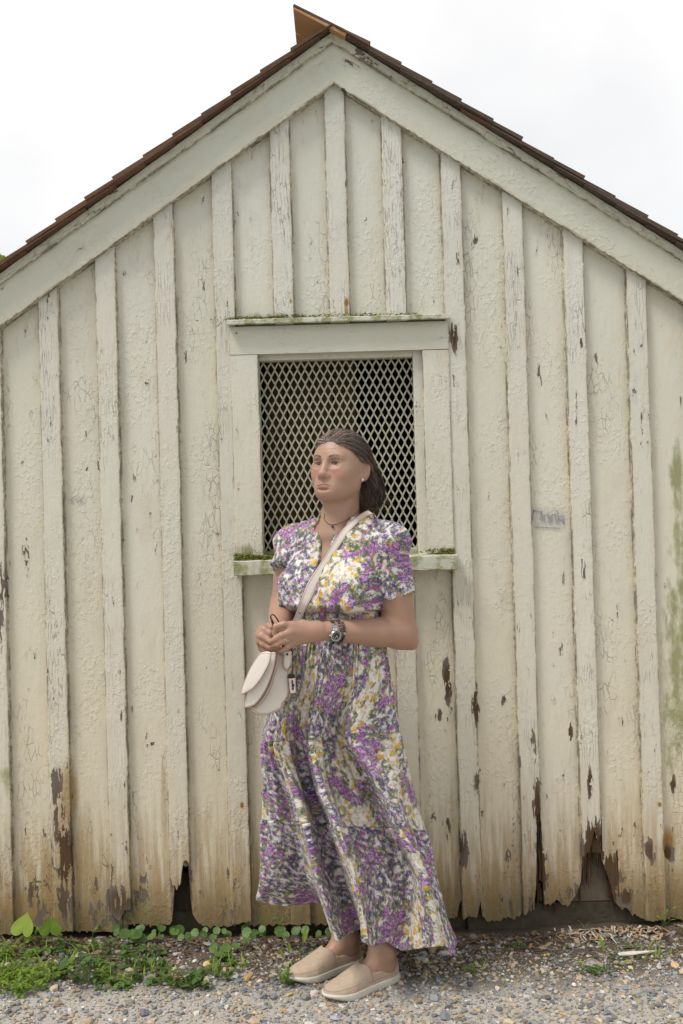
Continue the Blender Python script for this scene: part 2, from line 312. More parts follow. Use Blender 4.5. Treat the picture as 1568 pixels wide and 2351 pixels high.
def panel(name, x0, x1, zbot, ztop, y, thick, mat, parent, dx=.005, nrow=110, jit=.0015, wav=.0008, seed=0, pw=1.6, gr=.012, chip=0.0, bulge=0.0, inset=0.0):
    """one board: front face with uneven edges, sides and ends"""
    nc = max(5, int(round((x1 - x0) / dx)) + 1); xs = np.linspace(x0, x1, nc)
    s = np.linspace(0, 1, nrow) ** pw
    X = np.broadcast_to(xs, (nrow, nc)).copy(); zb = zbot(xs); zt = ztop(xs); Z = zb + s[:, None] * (zt - zb)
    e = np.minimum(xs - x0, x1 - xs); w = np.exp(-e / .008)
    if jit:
        side = np.where(xs < (x0 + x1) / 2, 1.0, -1.0)
        j = (fbm(Z * 5, side[None, :] * 5 + seed, seed, 3) - .5) * 2 * jit
        if chip: j = j + side * chip * np.maximum(0, fbm(Z * 17, side[None, :] * 9 + seed, seed + 3, 4) - .60) * 7
        X = X + j * w
    Y = y + (fbm(X * 30, Z * 9, seed + 1, 4) - .5) * 2 * wav + (fbm(X * 4, Z * 2.2, seed + 2, 2) - .5) * .004 - bulge * (1 - (2 * (xs - x0) / (x1 - x0) - 1) ** 2)
    if jit: Y = Y + .0012 * np.exp(-e / .0022)
    V = np.stack([X, Y, Z], -1).reshape(-1, 3); F = [grid_faces(nrow, nc)]
    loop = np.concatenate([np.arange(nc), np.arange(1, nrow) * nc + nc - 1, (nrow - 1) * nc + np.arange(nc - 2, -1, -1), np.arange(nrow - 2, 0, -1) * nc])
    B = V[loop].copy(); B[:, 1] = y + thick; n0 = len(V); m = len(loop); i = np.arange(m)
    F.append(np.stack([loop, n0 + i, n0 + (i + 1) % m, loop[(i + 1) % m]], -1).astype(np.int32))
    V = np.vstack([V, B])
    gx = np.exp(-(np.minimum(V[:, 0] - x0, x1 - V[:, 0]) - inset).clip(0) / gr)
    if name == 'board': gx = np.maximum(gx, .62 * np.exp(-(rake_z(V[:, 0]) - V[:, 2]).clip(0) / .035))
    me = mesh_from(name, V, F, paint_attrs(V, gx)); return obj(name, me, mat, parent)
top_in = lambda x: rake_z(x) + .035
WX0, WX1 = -.369, .386                       # outside of the window casing
for i in range(len(BX) - 1):
    a, b = BX[i] + .0015, BX[i + 1] - .0015; mid = i in (7, 8, 9, 10)
    gr = .013
    if mid:
        lo, hi = (a, b)
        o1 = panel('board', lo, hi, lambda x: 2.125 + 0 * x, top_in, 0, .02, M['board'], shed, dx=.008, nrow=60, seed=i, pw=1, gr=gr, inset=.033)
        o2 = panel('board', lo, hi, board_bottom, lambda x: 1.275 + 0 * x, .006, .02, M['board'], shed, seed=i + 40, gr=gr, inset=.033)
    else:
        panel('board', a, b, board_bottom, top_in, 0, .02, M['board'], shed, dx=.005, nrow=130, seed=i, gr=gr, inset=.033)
# battens: nominal and rotted lower ends
BB = {4: [(112, 2133), (165, 2133)], 5: [(248, 2098), (262, 2096), (275, 2110), (290, 2085), (300, 2084)], 6: [(386, 2010), (390, 2025), (394, 2005), (398, 2030), (404, 2026), (408, 2040), (412, 2020), (415, 2036), (420, 1990), (424, 1974), (432, 1970), (440, 1984)],
      7: [(522, 2118), (575, 2112)], 11: [(1052, 2104), (1065, 2106), (1080, 2098), (1092, 2104), (1100, 2070), (1106, 2040)], 12: [(1195, 2093), (1205, 2094), (1214, 2080), (1222, 2066), (1228, 2040), (1230, 1870), (1242, 1850)],
      13: [(1333, 1962), (1340, 1960), (1350, 1950), (1354, 1935), (1358, 1915), (1362, 1900), (1366, 1918), (1370, 1930), (1374, 1914), (1382, 1912)], 14: [(1472, 2110), (1522, 2106)]}
_lean = {3: .006}
for i, x in enumerate(BX):
    seed = 100 + i; hw = .0345
    if i in BB: qx, qz = zb_of(BB[i]); zb = lambda t, qx=qx, qz=qz: np.interp(t, qx, qz) + (fbm(t * 130, 2.2, 31, 2) - .5) * .012
    else: zb = lambda t: .05 + (fbm(t * 130, 2.2, 31, 2) - .5) * .012
    tz = lambda t: rake_z(t) + .03
    if i in (8, 9, 10):
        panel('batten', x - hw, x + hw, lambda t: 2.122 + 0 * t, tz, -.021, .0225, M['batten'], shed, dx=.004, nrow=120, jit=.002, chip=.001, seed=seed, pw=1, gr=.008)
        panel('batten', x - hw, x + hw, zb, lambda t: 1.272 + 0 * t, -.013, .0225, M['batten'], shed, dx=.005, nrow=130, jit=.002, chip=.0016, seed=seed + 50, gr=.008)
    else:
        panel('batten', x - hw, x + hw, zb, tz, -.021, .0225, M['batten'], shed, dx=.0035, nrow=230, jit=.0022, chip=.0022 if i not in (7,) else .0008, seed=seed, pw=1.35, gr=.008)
# rotten wood layer, sill beam and foundation seen through the holes
def rot_strip(u0, u1, top, bot, y, seed):
    a = P(u0, top, y); b = P(u1, bot, y); n = max(3, int((b[0] - a[0]) / .007)); mb = MB(); r2 = random.Random(seed)
    for j in range(n):
        x0 = a[0] + (b[0] - a[0]) * j / n; x1 = x0 + (b[0] - a[0]) / n * r2.uniform(.75, 1.1); yy = y + r2.uniform(-.006, .006)
        k = j / max(1, n - 1); zt = a[2] - r2.uniform(0, .03); zl = b[2] + r2.uniform(0, .11) * (1 - abs(2 * k - 1)) + r2.uniform(0, .05)
        mb.add([(x0, yy, zt), (x1, yy, zt), (x1 - .001, yy + r2.uniform(-.004, .004), zl + r2.uniform(-.02, .02)), (x0 + .001, yy, zl), (x0, yy + .009, zt), (x1, yy + .009, zt), (x1 - .001, yy + .009, zl), (x0 + .001, yy + .009, zl)],
               [(0, 3, 2, 1), (0, 4, 7, 3), (1, 2, 6, 5), (3, 7, 6, 2)])
    return tag(mb.build('rotten_wood', M['rot'], shed), kind='stuff')
rot_strip(1328, 1420, 1880, 2050, .004, 1); rot_strip(1395, 1470, 1985, 2092, .012, 2); rot_strip(1226, 1256, 1840, 2085, .007, 3); rot_strip(1270, 1335, 2010, 2092, .014, 6); rot_strip(1098, 1116, 1990, 2100, .008, 5); rot_strip(1195, 1262, 2060, 2100, .013, 7)
M['found'] = flat_mat('foundation_stone', (.075, .06, .04), .95, var=.5, vscale=30, bump=.8, bscale=70, bdist=.006)
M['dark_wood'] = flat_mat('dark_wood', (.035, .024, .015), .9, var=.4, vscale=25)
mb = MB(); mb.box(-HALF, .40, .06, .16, -.12, .085); mb.box(.40, HALF, .035, .16, -.12, .085); mb.build('foundation', M['found'], shed, bevel=.006)
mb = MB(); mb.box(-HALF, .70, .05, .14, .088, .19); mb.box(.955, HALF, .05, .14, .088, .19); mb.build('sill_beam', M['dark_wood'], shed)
a = P(1325, 2030, .03); b = P(1430, 2110, .03)
mb = MB(); mb.box(.72, .94, .034, .09, .088, .30); mb.build('foundation_post', flat_mat('post_wood', (.16, .125, .09), .95, var=.3, vscale=40, bump=.5, bscale=60, bdist=.004), shed)

# rake boards, meeting in a plumb joint at the apex, with a weathered strip on top
def rake(side, lo, hi, y0, thick, mat, name, jit_lo=.0009, jit_hi=.0015, n=420, nc=14, wav=.0012, seed=0, gx=.016):
    t = np.linspace(0, 1, n); x = APX + side * (t * (HALF + .16)); zl = rake_z(x)
    s = np.linspace(0, 1, nc)[None, :]; L = zl[:, None] + lo + (fbm(t * 90, seed, seed, 4)[:, None] - .5) * 2 * jit_lo; Hh = zl[:, None] + hi + (fbm(t * 110, seed + 5, seed, 4)[:, None] - .5) * 2 * jit_hi
    Z = L + (Hh - L) * s; X = np.broadcast_to(x[:, None], Z.shape); Y = y0 + (fbm(X * 30, Z * 30, seed + 3, 4) - .5) * 2 * wav
    V = np.stack([X, Y, Z], -1).reshape(-1, 3); F = [grid_faces(n, nc) if side < 0 else grid_faces(n, nc)[:, ::-1]]
    loop = np.concatenate([np.arange(nc), np.arange(1, n) * nc + nc - 1, (n - 1) * nc + np.arange(nc - 2, -1, -1), np.arange(n - 2, 0, -1) * nc])
    Bv = V[loop].copy(); Bv[:, 1] = y0 + thick; n0 = len(V); m = len(loop); i = np.arange(m)
    q = np.stack([loop, loop[(i + 1) % m], n0 + (i + 1) % m, n0 + i], -1).astype(np.int32); F.append(q if side < 0 else q[:, ::-1])
    V = np.vstack([V, Bv]); d = np.minimum(V[:, 2] - (rake_z(V[:, 0]) + lo), (rake_z(V[:, 0]) + hi) - V[:, 2]).clip(0)
    at = paint_attrs(V, np.exp(-d / gx)); 
    if side > 0: at['peel'] = np.maximum(at['peel'], spots(V, [(830, 140, 70, 16, .62), (795, 170, 6, 6, .9), (790, 205, 8, 6, .9)], y0))
    return obj(name, mesh_from(name, V, F, at), mat, shed)
rake(-1, 0, .152, -.043, .05, M['rake_l'], 'rake_board', seed=1); rake(1, .0012, .153, -.043, .05, M['rake_r'], 'rake_board', seed=2)
rake(-1, .137, .182, -.056, .06, M['trim_l'], 'rake_trim', .003, .007, 700, 8, .003, seed=3, gx=.02); rake(1, .138, .183, -.056, .06, M['trim_r'], 'rake_trim', .003, .008, 700, 8, .003, seed=4, gx=.02)
# thin caulk bead under the rake
# roof: sheathing with courses of shingles, the right slope's top course running past the ridge
def shingle_mat(name, dark):
    k = NT(name); r = k.rand(); g = k.noise(k.vmath('MULTIPLY', k.pos, (40, 25, 40)), 1., 5, .65); f = k.noise(k.vmath('MULTIPLY', k.pos, (60, 500, 300)), 1., 3, .6)
    a = k.mix(g, (.035, .021, .014), (.20, .095, .045)) if not dark else k.mix(g, (.045, .033, .026), (.15, .10, .07))
    a = k.mix(k.mr(r, .55, 1., 0, .55), a, (.22, .11, .05)); c = k.mix(f, k.mix(.45, a, (.02, .013, .009)), a)
    k.set(Base_Color=c, Roughness=.85, Normal=k.bump(f, .7, .003)); return k.m
M['shingle'] = shingle_mat('cedar_shingle', False); M['shingle_d'] = shingle_mat('weathered_shingle', True)
k = NT('cedar_underside'); g = k.noise(k.vmath('MULTIPLY', k.pos, (14, 300, 14)), 1., 4, .6); k.set(Base_Color=k.mix(g, (.33, .17, .075), (.50, .28, .13)), Roughness=.8); M['cedar'] = k.m
DEPTH = 2.7; ang = math.atan(SL_); EXPO = .124; ROOFZ = .172
roof_top = APZ + ROOFZ
mb = MB()
for s in (-1, 1):
    xe = APX + s * (HALF + .14); ze = roof_top - SLS[s] * (HALF + .14)
    mb.add([(APX, -.06, roof_top), (xe, -.06, ze), (xe, DEPTH, ze), (APX, DEPTH, roof_top), (APX, -.06, roof_top + .006), (xe, -.06, ze + .006), (xe, DEPTH, ze + .006), (APX, DEPTH, roof_top + .006)],
           [(0, 1, 2, 3), (4, 7, 6, 5), (0, 4, 5, 1), (1, 5, 6, 2), (2, 6, 7, 3)])
roof = mb.build('roof', M['dark_wood'], shed)
def shingle_mesh(w, L=.36, tb=.013, tt=.003):
    """butt end at u = 0, running up the slope along +u; lying on w = 0"""
    m_ = MB(); m_.add([(0, 0, 0), (L, 0, 0), (L, w, 0), (0, w, 0), (0, 0, tb), (L, 0, tt), (L, w, tt), (0, w, tb)], [(0, 3, 2, 1), (4, 5, 6, 7), (0, 1, 5, 4), (1, 2, 6, 5), (2, 3, 7, 6), (3, 0, 4, 7)])
    return m_.mesh('shingle')
SM = {(w, s): shingle_mesh(w) for w in (.10, .13, .16) for s in (-1, 1)}
for (w, s), me in SM.items(): me.materials.append(M['shingle'] if s < 0 else M['shingle_d'])
rs = random.Random(3)
def slope_matrix(s, u_from_eave, y, lift, skew=0.):
    an = math.atan(SLS[s]); up = Vector((-s * math.cos(an), 0, math.sin(an))); nrm = Vector((s * math.sin(an), 0, math.cos(an))); yy = Vector((0, 1, 0))
    tilt = math.radians(2.2); u2 = (up * math.cos(tilt) - nrm * math.sin(tilt)); n2 = u2.cross(yy) if s < 0 else yy.cross(u2); n2 = n2 if n2.z > 0 else -n2
    eave = Vector((APX + s * (HALF + .17), y, roof_top - SLS[s] * (HALF + .17) + .002))
    R = Matrix((u2, yy, n2)).transposed().to_4x4()
    return Matrix.Translation(eave + up * u_from_eave + nrm * lift) @ R @ Matrix.Rotation(skew, 4, 'Z')
far = MB()
for s in (-1, 1):
    SLOPE = (HALF + .17) / math.cos(math.atan(SLS[s])); NC = int((SLOPE - .06) / EXPO)
    for c in range(NC + 1):
        y = -.088 + rs.uniform(-.006, .006); u = c * EXPO + rs.uniform(-.004, .004)
        for q in range(60):
            Lc = min(.36, SLOPE - u + (.004 if s < 0 else -.006))
            if Lc < .05: break
            w = rs.choice((.10, .13, .16)); Mx = slope_matrix(s, u + rs.uniform(-.003, .003), y, .012 + rs.uniform(-.001, .002), rs.uniform(-.006, .006))
            if q < 3:
                me = SM[(w, s)]
                if Lc < .36:
                    if (w, s, c) not in SM: SM[(w, s, c)] = shingle_mesh(w, Lc); SM[(w, s, c)].materials.append(M['shingle'] if s < 0 else M['shingle_d'])
                    me = SM[(w, s, c)]
                o = obj('shingle', me, None, roof); o.matrix_world = Mx
            else:
                V = np.array([v.co for v in SM[(w, s)].vertices]) * (Lc / .36, 1, 1); A = np.array(Mx); far.add(V @ A[:3, :3].T + A[:3, 3], [tuple(p.vertices) for p in SM[(w, s)].polygons])
            y += w + .004
            if y > DEPTH: break
tag(far.build('shingle_field', M['shingle_d'], roof), kind='stuff')
# top courses on the right slope overshoot the ridge
ang2 = ang - math.radians(4.5); ru = Vector((-math.cos(ang2), 0, math.sin(ang2)))       # they lie a little flatter than the slope
for q, (y, w, L0) in enumerate([(-.088, .165, .20), (.081, .15, .20), (.235, .16, .20), (.399, .15, .20), (.553, .16, .20), (.717, .15, .20), (.871, .16, .20), (1.035, .16, .20), (1.199, .15, .20), (1.353, .16, .20), (1.517, .16, .20), (1.681, .16, .20), (1.845, .16, .20), (2.009, .16, .20), (2.173, .16, .20), (2.337, .16, .20)]):
    for lay in (0, 1):
        m_ = shingle_mesh(w - .004, L0 - lay * .006, .011, .007); m_.materials.append(M['cedar'] if lay == 0 else M['shingle_d'])
        Mx = slope_matrix(1, 0, y, 0); base = Vector((APX, y, roof_top - .006)) - ru * (.050 - lay * .012) + Vector((math.sin(ang2), 0, math.cos(ang2))) * (.010 * lay)
        R = Mx.to_3x3().to_4x4(); o = obj('ridge_shingle', m_, None, roof); o.matrix_world = Matrix.Translation(base) @ Matrix((ru, (0, 1, 0), (math.sin(ang2), 0, math.cos(ang2)))).transposed().to_4x4()
# the other walls and the floor, closing the shed
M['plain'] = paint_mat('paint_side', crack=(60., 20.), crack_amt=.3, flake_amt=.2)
mb = MB(); zs = float(min(rake_z(HALF), rake_z(-HALF))) + .10
for s in (-1, 1):
    mb = MB(); mb.box(min(s * HALF, s * (HALF - .03)), max(s * HALF, s * (HALF - .03)), .0, DEPTH - .1, .05, zs); mb.build('side_wall', M['plain'], shed)
    for q in range(13):
        mb = MB(); y = .12 + q * .2; mb.box(min(s * (HALF + .002), s * (HALF + .022)), max(s * (HALF + .002), s * (HALF + .022)), y - .035, y + .035, .05, zs - .01); mb.build('side_batten', M['plain'], shed)
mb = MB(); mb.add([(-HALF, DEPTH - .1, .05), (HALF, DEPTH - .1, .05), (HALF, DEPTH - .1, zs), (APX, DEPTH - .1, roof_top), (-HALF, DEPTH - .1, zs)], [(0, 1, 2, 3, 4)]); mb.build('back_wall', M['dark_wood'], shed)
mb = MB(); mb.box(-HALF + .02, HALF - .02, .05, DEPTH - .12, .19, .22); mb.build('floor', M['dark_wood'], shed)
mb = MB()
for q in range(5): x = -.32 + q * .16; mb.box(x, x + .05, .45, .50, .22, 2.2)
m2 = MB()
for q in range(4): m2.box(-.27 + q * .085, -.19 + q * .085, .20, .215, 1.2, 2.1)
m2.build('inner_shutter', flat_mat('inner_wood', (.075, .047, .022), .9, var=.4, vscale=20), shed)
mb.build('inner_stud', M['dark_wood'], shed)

# ---------------------------------------------------------------- window
GX0, GX1, GZ0, GZ1 = P(605, 1040, .03)[0] - .006, P(950, 1040, .03)[0] + .004, P(780, 1262, .03)[2], P(780, 826, .03)[2]
IX0, IX1, IZ0, IZ1 = P(592, 820, -.027)[0], P(967, 820, -.027)[0] + .004, 1.318, P(780, 808, -.027)[2]
win = empty('window', (0, 0, 0), parent=shed)
CY = -.028; TOPZ = 2.118
panel('casing', WX0, IX0, lambda x: 1.316 + 0 * x, lambda x: IZ1 - .002 + 0 * x, CY, .05, M['casing'], win, nrow=120, jit=.001, seed=201, pw=1, gr=.006)
panel('casing', IX1, WX1, lambda x: 1.316 + 0 * x, lambda x: IZ1 - .002 + 0 * x, CY, .05, M['casing'], win, nrow=120, jit=.001, chip=.002, seed=202, pw=1, gr=.006)
panel('header', WX0 - .001, WX1 + .001, lambda x: IZ1 + 0 * x, lambda x: TOPZ + 0 * x, CY - .001, .05, M['header'], win, nrow=30, jit=.0008, seed=203, pw=1, gr=.004)
# stops around the mesh
mb = MB(); mb.box(IX0 - .02, GX0, .0, .06, 1.30, IZ1 + .02); mb.build('window_stop', M['casing'], win, bevel=.002)
mb = MB(); mb.box(GX1, IX1 + .02, .0, .06, 1.30, IZ1 + .02); mb.build('window_stop', M['casing'], win, bevel=.002)
mb = MB(); mb.box(GX0, GX1, .003, .06, GZ1, IZ1 + .02); mb.build('window_stop', M['casing'], win, bevel=.002)
mb = MB(); mb.box(GX0, GX1, .003, .06, 1.29, GZ0); mb.build('window_stop', M['sill'], win, bevel=.002)
def slab(name, x0, x1, yf, yb, zf, tf, rise, mat, seed):
    n = 160; nr = 10; x = np.linspace(x0, x1, n); V = []
    prof = [(yb, zf + rise - tf * .9), (yf + .004, zf - tf), (yf, zf - tf + .003), (yf, zf - tf * .5), (yf, zf - .003), (yf + .004, zf), (yf * .6 + yb * .4, zf + rise * .4), (yf * .3 + yb * .7, zf + rise * .7), (yb, zf + rise)]
    for (y, z) in prof:
        V.append(np.stack([x, y + (fbm(x * 40, z * 40 + 7, seed, 4) - .5) * .006, z + (fbm(x * 45, y * 40, seed + 1, 4) - .5) * .004], -1))
    V = np.concatenate(V); F = [grid_faces(len(prof), n)]; k0 = len(prof)
    me_ = MB(); me_.add(V, [tuple(f) for f in F[0].tolist()] + [tuple(i * n for i in range(k0)), tuple(i * n + n - 1 for i in range(k0))[::-1]])
    return me_.build(name, mat, win, smooth=False)
slab('drip_cap', WX0 - .006, WX1 + .004, -.062, .004, 2.137, .018, .012, M['sill'], 5)
slab('window_sill', WX0 - .003, WX1 + .004, -.074, .05, 1.311, .051, .008, M['sill'], 6)
# expanded metal
k = NT('mesh_paint'); nz_ = k.noise(k.pos, 90., 3); k.set(Base_Color=k.mix(nz_, (.30, .29, .20), (.44, .43, .32)), Roughness=.6, Normal=k.bump(k.noise(k.pos, 400., 2), .5, .001))
c_ = k.b.inputs['Base Color'].links[0].from_socket; k.set(Base_Color=k.mix(k.mr(k.noise(k.pos, 38., 4), .66, .74, 0, .7), c_, (.22, .09, .03))); M['grille'] = k.m
pw_, ph_ = (GX1 - GX0) / 20.3, .0535; ny = int((GZ1 - GZ0) / (ph_ / 2)) + 2; nx = 22
mb = MB(); sw, th = .0051, .0022
def bar(p, q, w, t):
    p = np.array(p); q = np.array(q); d = q - p; d = d / np.linalg.norm(d); nn = np.array([-d[2], 0, d[0]]); p = p - d * .0012; q = q + d * .0012
    tw = np.array([0, t, 0]); a = nn * w / 2
    mb.add([p - a - tw, q - a - tw * .2, q + a - tw * .2, p + a - tw, p - a + tw, q - a + tw * 1.6, q + a + tw * 1.6, p + a + tw], [(0, 1, 2, 3), (4, 7, 6, 5), (0, 4, 5, 1), (2, 6, 7, 3)])
for j in range(ny):
    for i in range(-1, nx):
        off = .5 * (j % 2); x = GX0 + (i + off) * pw_; z = GZ0 - .004 + j * ph_ / 2
        # a node with two strands rising from it to the neighbours in the next row
        for sx in (-.5, .5):
            x2 = x + sx * pw_; z2 = z + ph_ / 2
            if min(x, x2) < GX0 - .012 or max(x, x2) > GX1 + .012 or z2 > GZ1 + .01: continue
            d = .16
            pa = (x + sx * .2 * pw_ * .35, .034, z + ph_ * .07); pb = (x2 - sx * .2 * pw_ * .35, .034, z2 - ph_ * .07)
            bar(pa, pb, sw, th)
            bar((x, .034, z - .001), pa, sw * 1.15, th)
            bar(pb, (x2, .034, z2 + .001), sw * 1.15, th)
mb.build('wire_mesh', M['grille'], win)
# moss lumps on the sill and the drip cap
k = NT('moss'); g = k.noise(k.pos, 180., 3); k.set(Base_Color=k.mix(g, (.07, .085, .012), (.24, .25, .05)), Roughness=.95, Normal=k.bump(k.noise(k.pos, 500., 2), 1., .003)); M['moss'] = k.m
def lump_field(name, items, parent):
    mb = MB()
    base = bpy.data.meshes.new('t'); import bmesh as _b; bm_ = _b.new(); _b.ops.create_icosphere(bm_, subdivisions=1, radius=1); bv = np.array([v.co for v in bm_.verts]); bf = [tuple(v.index for v in f.verts) for f in bm_.faces]; bm_.free(); bpy.data.meshes.remove(base)
    for (x, y, z, r) in items: mb.add(bv * r * rng.uniform(.6, 1.2, (len(bv), 1)) * np.array([1.3, 1, .7]) + (x, y, z), bf)
    return tag(mb.build(name, M['moss'], parent), kind='stuff')
it = []
for q in range(1300):
    x = WX0 + abs(rng.normal(0, .09)); 
    it.append((x, -.035 + rng.uniform(-.03, .02), 1.313 + rng.uniform(0, .022) * max(0, 1 - (x - WX0) / .24), rng.uniform(.002, .006)))
for q in range(160): it.append((WX1 - abs(rng.normal(0, .05)), -.034 + rng.uniform(-.006, .004), 1.314 + rng.uniform(0, .018), rng.uniform(.0015, .004)))
for q in range(1100): x = rng.uniform(WX0, WX1 - .1) if q % 2 else rng.normal(-.24, .07); it.append((x, rng.uniform(-.045, -.001), 2.143 + rng.uniform(0, .016) * fbm(x * 12, 1, 3, 2), rng.uniform(.0012, .0034)))
for q in range(160): it.append((rng.uniform(GX0, GX0 + .2), -.004 + rng.uniform(-.003, .004), 1.316 + rng.uniform(0, .03) , rng.uniform(.001, .0025)))
lump_field('moss_patch', it, win)
# scribbles on the boards
k = NT('pencil'); k.set(Base_Color=(.33, .33, .31), Roughness=.7); M['pencil'] = k.m
k = NT('ink'); k.set(Base_Color=(.29, .295, .355), Roughness=.7); M['ink'] = k.m
k = NT('ink_smear'); n_ = k.noise(k.vmath('MULTIPLY', k.pos, (420, 1, 60)), 1., 3); k.set(Base_Color=(.34, .35, .42), Roughness=.7, Alpha=k.math('MULTIPLY', k.mr(n_, .3, .8), k.attr('a'))); M['smear'] = k.m
def strokes(name, lines, w, mat, y=-.0035):
    mb = MB()
    for L in lines:
        q = [P(u, v, y) for u, v in L]
        for a, b in zip(q[:-1], q[1:]):
            d = b - a; d = d / (np.linalg.norm(d) + 1e-9); n = np.array([-d[2], 0, d[0]]) * w / 2
            t = np.array([0, .001, 0]); mb.add([a - n - d * w * .3, b - n + d * w * .3, b + n + d * w * .3, a + n - d * w * .3, a - n + t, b - n + t, b + n + t, a + n + t], [(0, 1, 2, 3), (0, 4, 5, 1), (2, 6, 7, 3)])
    return mb.build(name, mat, shed)
KX, KY, ks = 162, 1140, .60
strokes('pencil_scribble', [[(KX, KY), (KX + 2, KY + 15)], [(KX + 8, KY), (KX + 1, KY + 9), (KX + 8, KY + 16)], [(KX + 18, KY + 2), (KX + 13, KY + 4), (KX + 12, KY + 7), (KX + 17, KY + 9), (KX + 17, KY + 13), (KX + 12, KY + 15)], [(KX + 21, KY), (KX + 22, KY + 15)], [(KX + 28, KY), (KX + 22, KY + 9), (KX + 29, KY + 15)]], .0011, M['pencil'])
gx, gy = 1222, 1168
def sc(pts): return [(gx + a * .36, gy + b * .36) for a, b in pts]
strokes('ink_scribble', [sc([(2, 70), (10, 10), (60, 20), (50, 70)]), sc([(62, 18), (66, 80)]), sc([(78, 40), (80, 84)]), sc([(80, 42), (104, 36), (106, 86)]), sc([(116, 40), (118, 92)]), sc([(128, 86), (126, 40), (148, 34), (152, 90)]), sc([(160, 10), (168, 94)]), sc([(190, 44), (168, 68), (196, 76), (200, 96)]), sc([(20, 118), (90, 120), (176, 126)]), sc([(10, 8), (12, 26)]), sc([(200, 44), (202, 96)]), sc([(0, 66), (6, 72)])], .0024, M['ink'])
n = 24; uu, vv = np.meshgrid(np.linspace(-14, 224, n), np.linspace(-18, 140, n)); Vs = np.array([P(gx + a * .36, gy + b * .36, -.0028) for a, b in zip(uu.ravel(), vv.ravel())])
al = sstep(0, .3, 1 - np.maximum(abs(uu - 105) / 119, abs(vv - 61) / 79)).ravel() * .42
o = obj('ink_smear', mesh_from('ink_smear', Vs, [grid_faces(n, n)[:, ::-1]], {'a': al}), M['smear'], shed)
# ================================================================ ground, gravel, weeds
def gz(x, y):
    x = np.asarray(x, float); y = np.asarray(y, float)
    near = sstep(-.30, -.03, y)
    return (fbm(x * 3, y * 3, 61, 3) - .5) * .018 * sstep(-2.5, -.6, y) + near * .016 * fbm(x * 5, 2, 63, 3) + .004 + .021 * np.clip(.55 - x, 0, 2.2) - .022 * sstep(-.085, -.02, y) * sstep(.9, .2, x)
def Gz(u, v, dz=0.0):
    p = G(u, v, .01)
    for _ in range(4): p = G(u, v, float(gz(p[0], min(p[1], -.02))) + dz)
    p[1] = min(p[1], -.025); return p
k = NT('ground_soil'); n1 = k.noise(k.pos, 9., 5, .65); n2 = k.noise(k.pos, 120., 4, .6); _, yy, _ = k.sep(k.pos)
soil = k.mix(n2, (.055, .04, .026), (.15, .115, .08)); path = k.mix(n2, (.24, .22, .19), (.58, .55, .50))
path = k.mix(k.mr(n1, .45, .7, 0, .5), path, (.40, .34, .26))
gcol = k.mix(k.mr(k.math('ADD', yy, k.math('MULTIPLY', n1, .22)), -.40, -.18), path, soil)
far_ = k.math('MAXIMUM', k.mr(yy, -6., -14.), k.mr(k.math('ADD', yy, n1), .5, 1.6)); gcol = k.mix(far_, gcol, k.mix(n2, (.045, .075, .02), (.10, .14, .05)))
k.set(Base_Color=gcol, Roughness=.95, Normal=k.bump(k.noise(k.pos, 160., 4, .6), .9, .004)); M['soil'] = k.m
gx_ = np.concatenate([[-900, -200, -50, -12, -5, -3], np.linspace(-2.2, 2.2, 121), [3, 5, 12, 50, 200, 900]]); gy_ = np.concatenate([[-900, -200, -50, -14, -7, -4], np.linspace(-2.4, .2, 80), [3, 6, 12, 50, 200, 900]])
XX, YY = np.meshgrid(gx_, gy_); V = np.stack([XX, YY, gz(XX, np.clip(YY, -3, .3))], -1).reshape(-1, 3)
tag(obj('ground', mesh_from('ground', V, [grid_faces(len(gy_), len(gx_))], smooth=True), M['soil']), kind='structure')
k = NT('gravel_stone'); cA = k.attr('col', 'Color'); n_ = k.noise(k.pos, 260., 3); k.set(Base_Color=k.mix(k.mr(n_, .3, .8, 0, .45), cA, (.11, .10, .085)), Roughness=.85); M['gravel'] = k.m
import bmesh
def ico(sub):
    bm_ = bmesh.new(); bmesh.ops.create_icosphere(bm_, subdivisions=sub, radius=1); v = np.array([q.co for q in bm_.verts]); f = np.array([[w.index for w in q.verts] for q in bm_.faces], np.int32); bm_.free(); return v, f
ICO1, ICO2 = ico(1), ico(2)
PAL = np.array([(.21, .22, .235), (.16, .17, .185), (.29, .295, .30), (.40, .39, .37), (.36, .29, .19), (.44, .36, .25), (.27, .21, .14), (.34, .20, .09), (.60, .57, .52), (.09, .095, .11), (.24, .24, .21), (.42, .31, .14)])
PW = np.array([.17, .12, .12, .10, .13, .12, .08, .025, .05, .04, .06, .025]); PW = PW / PW.sum()
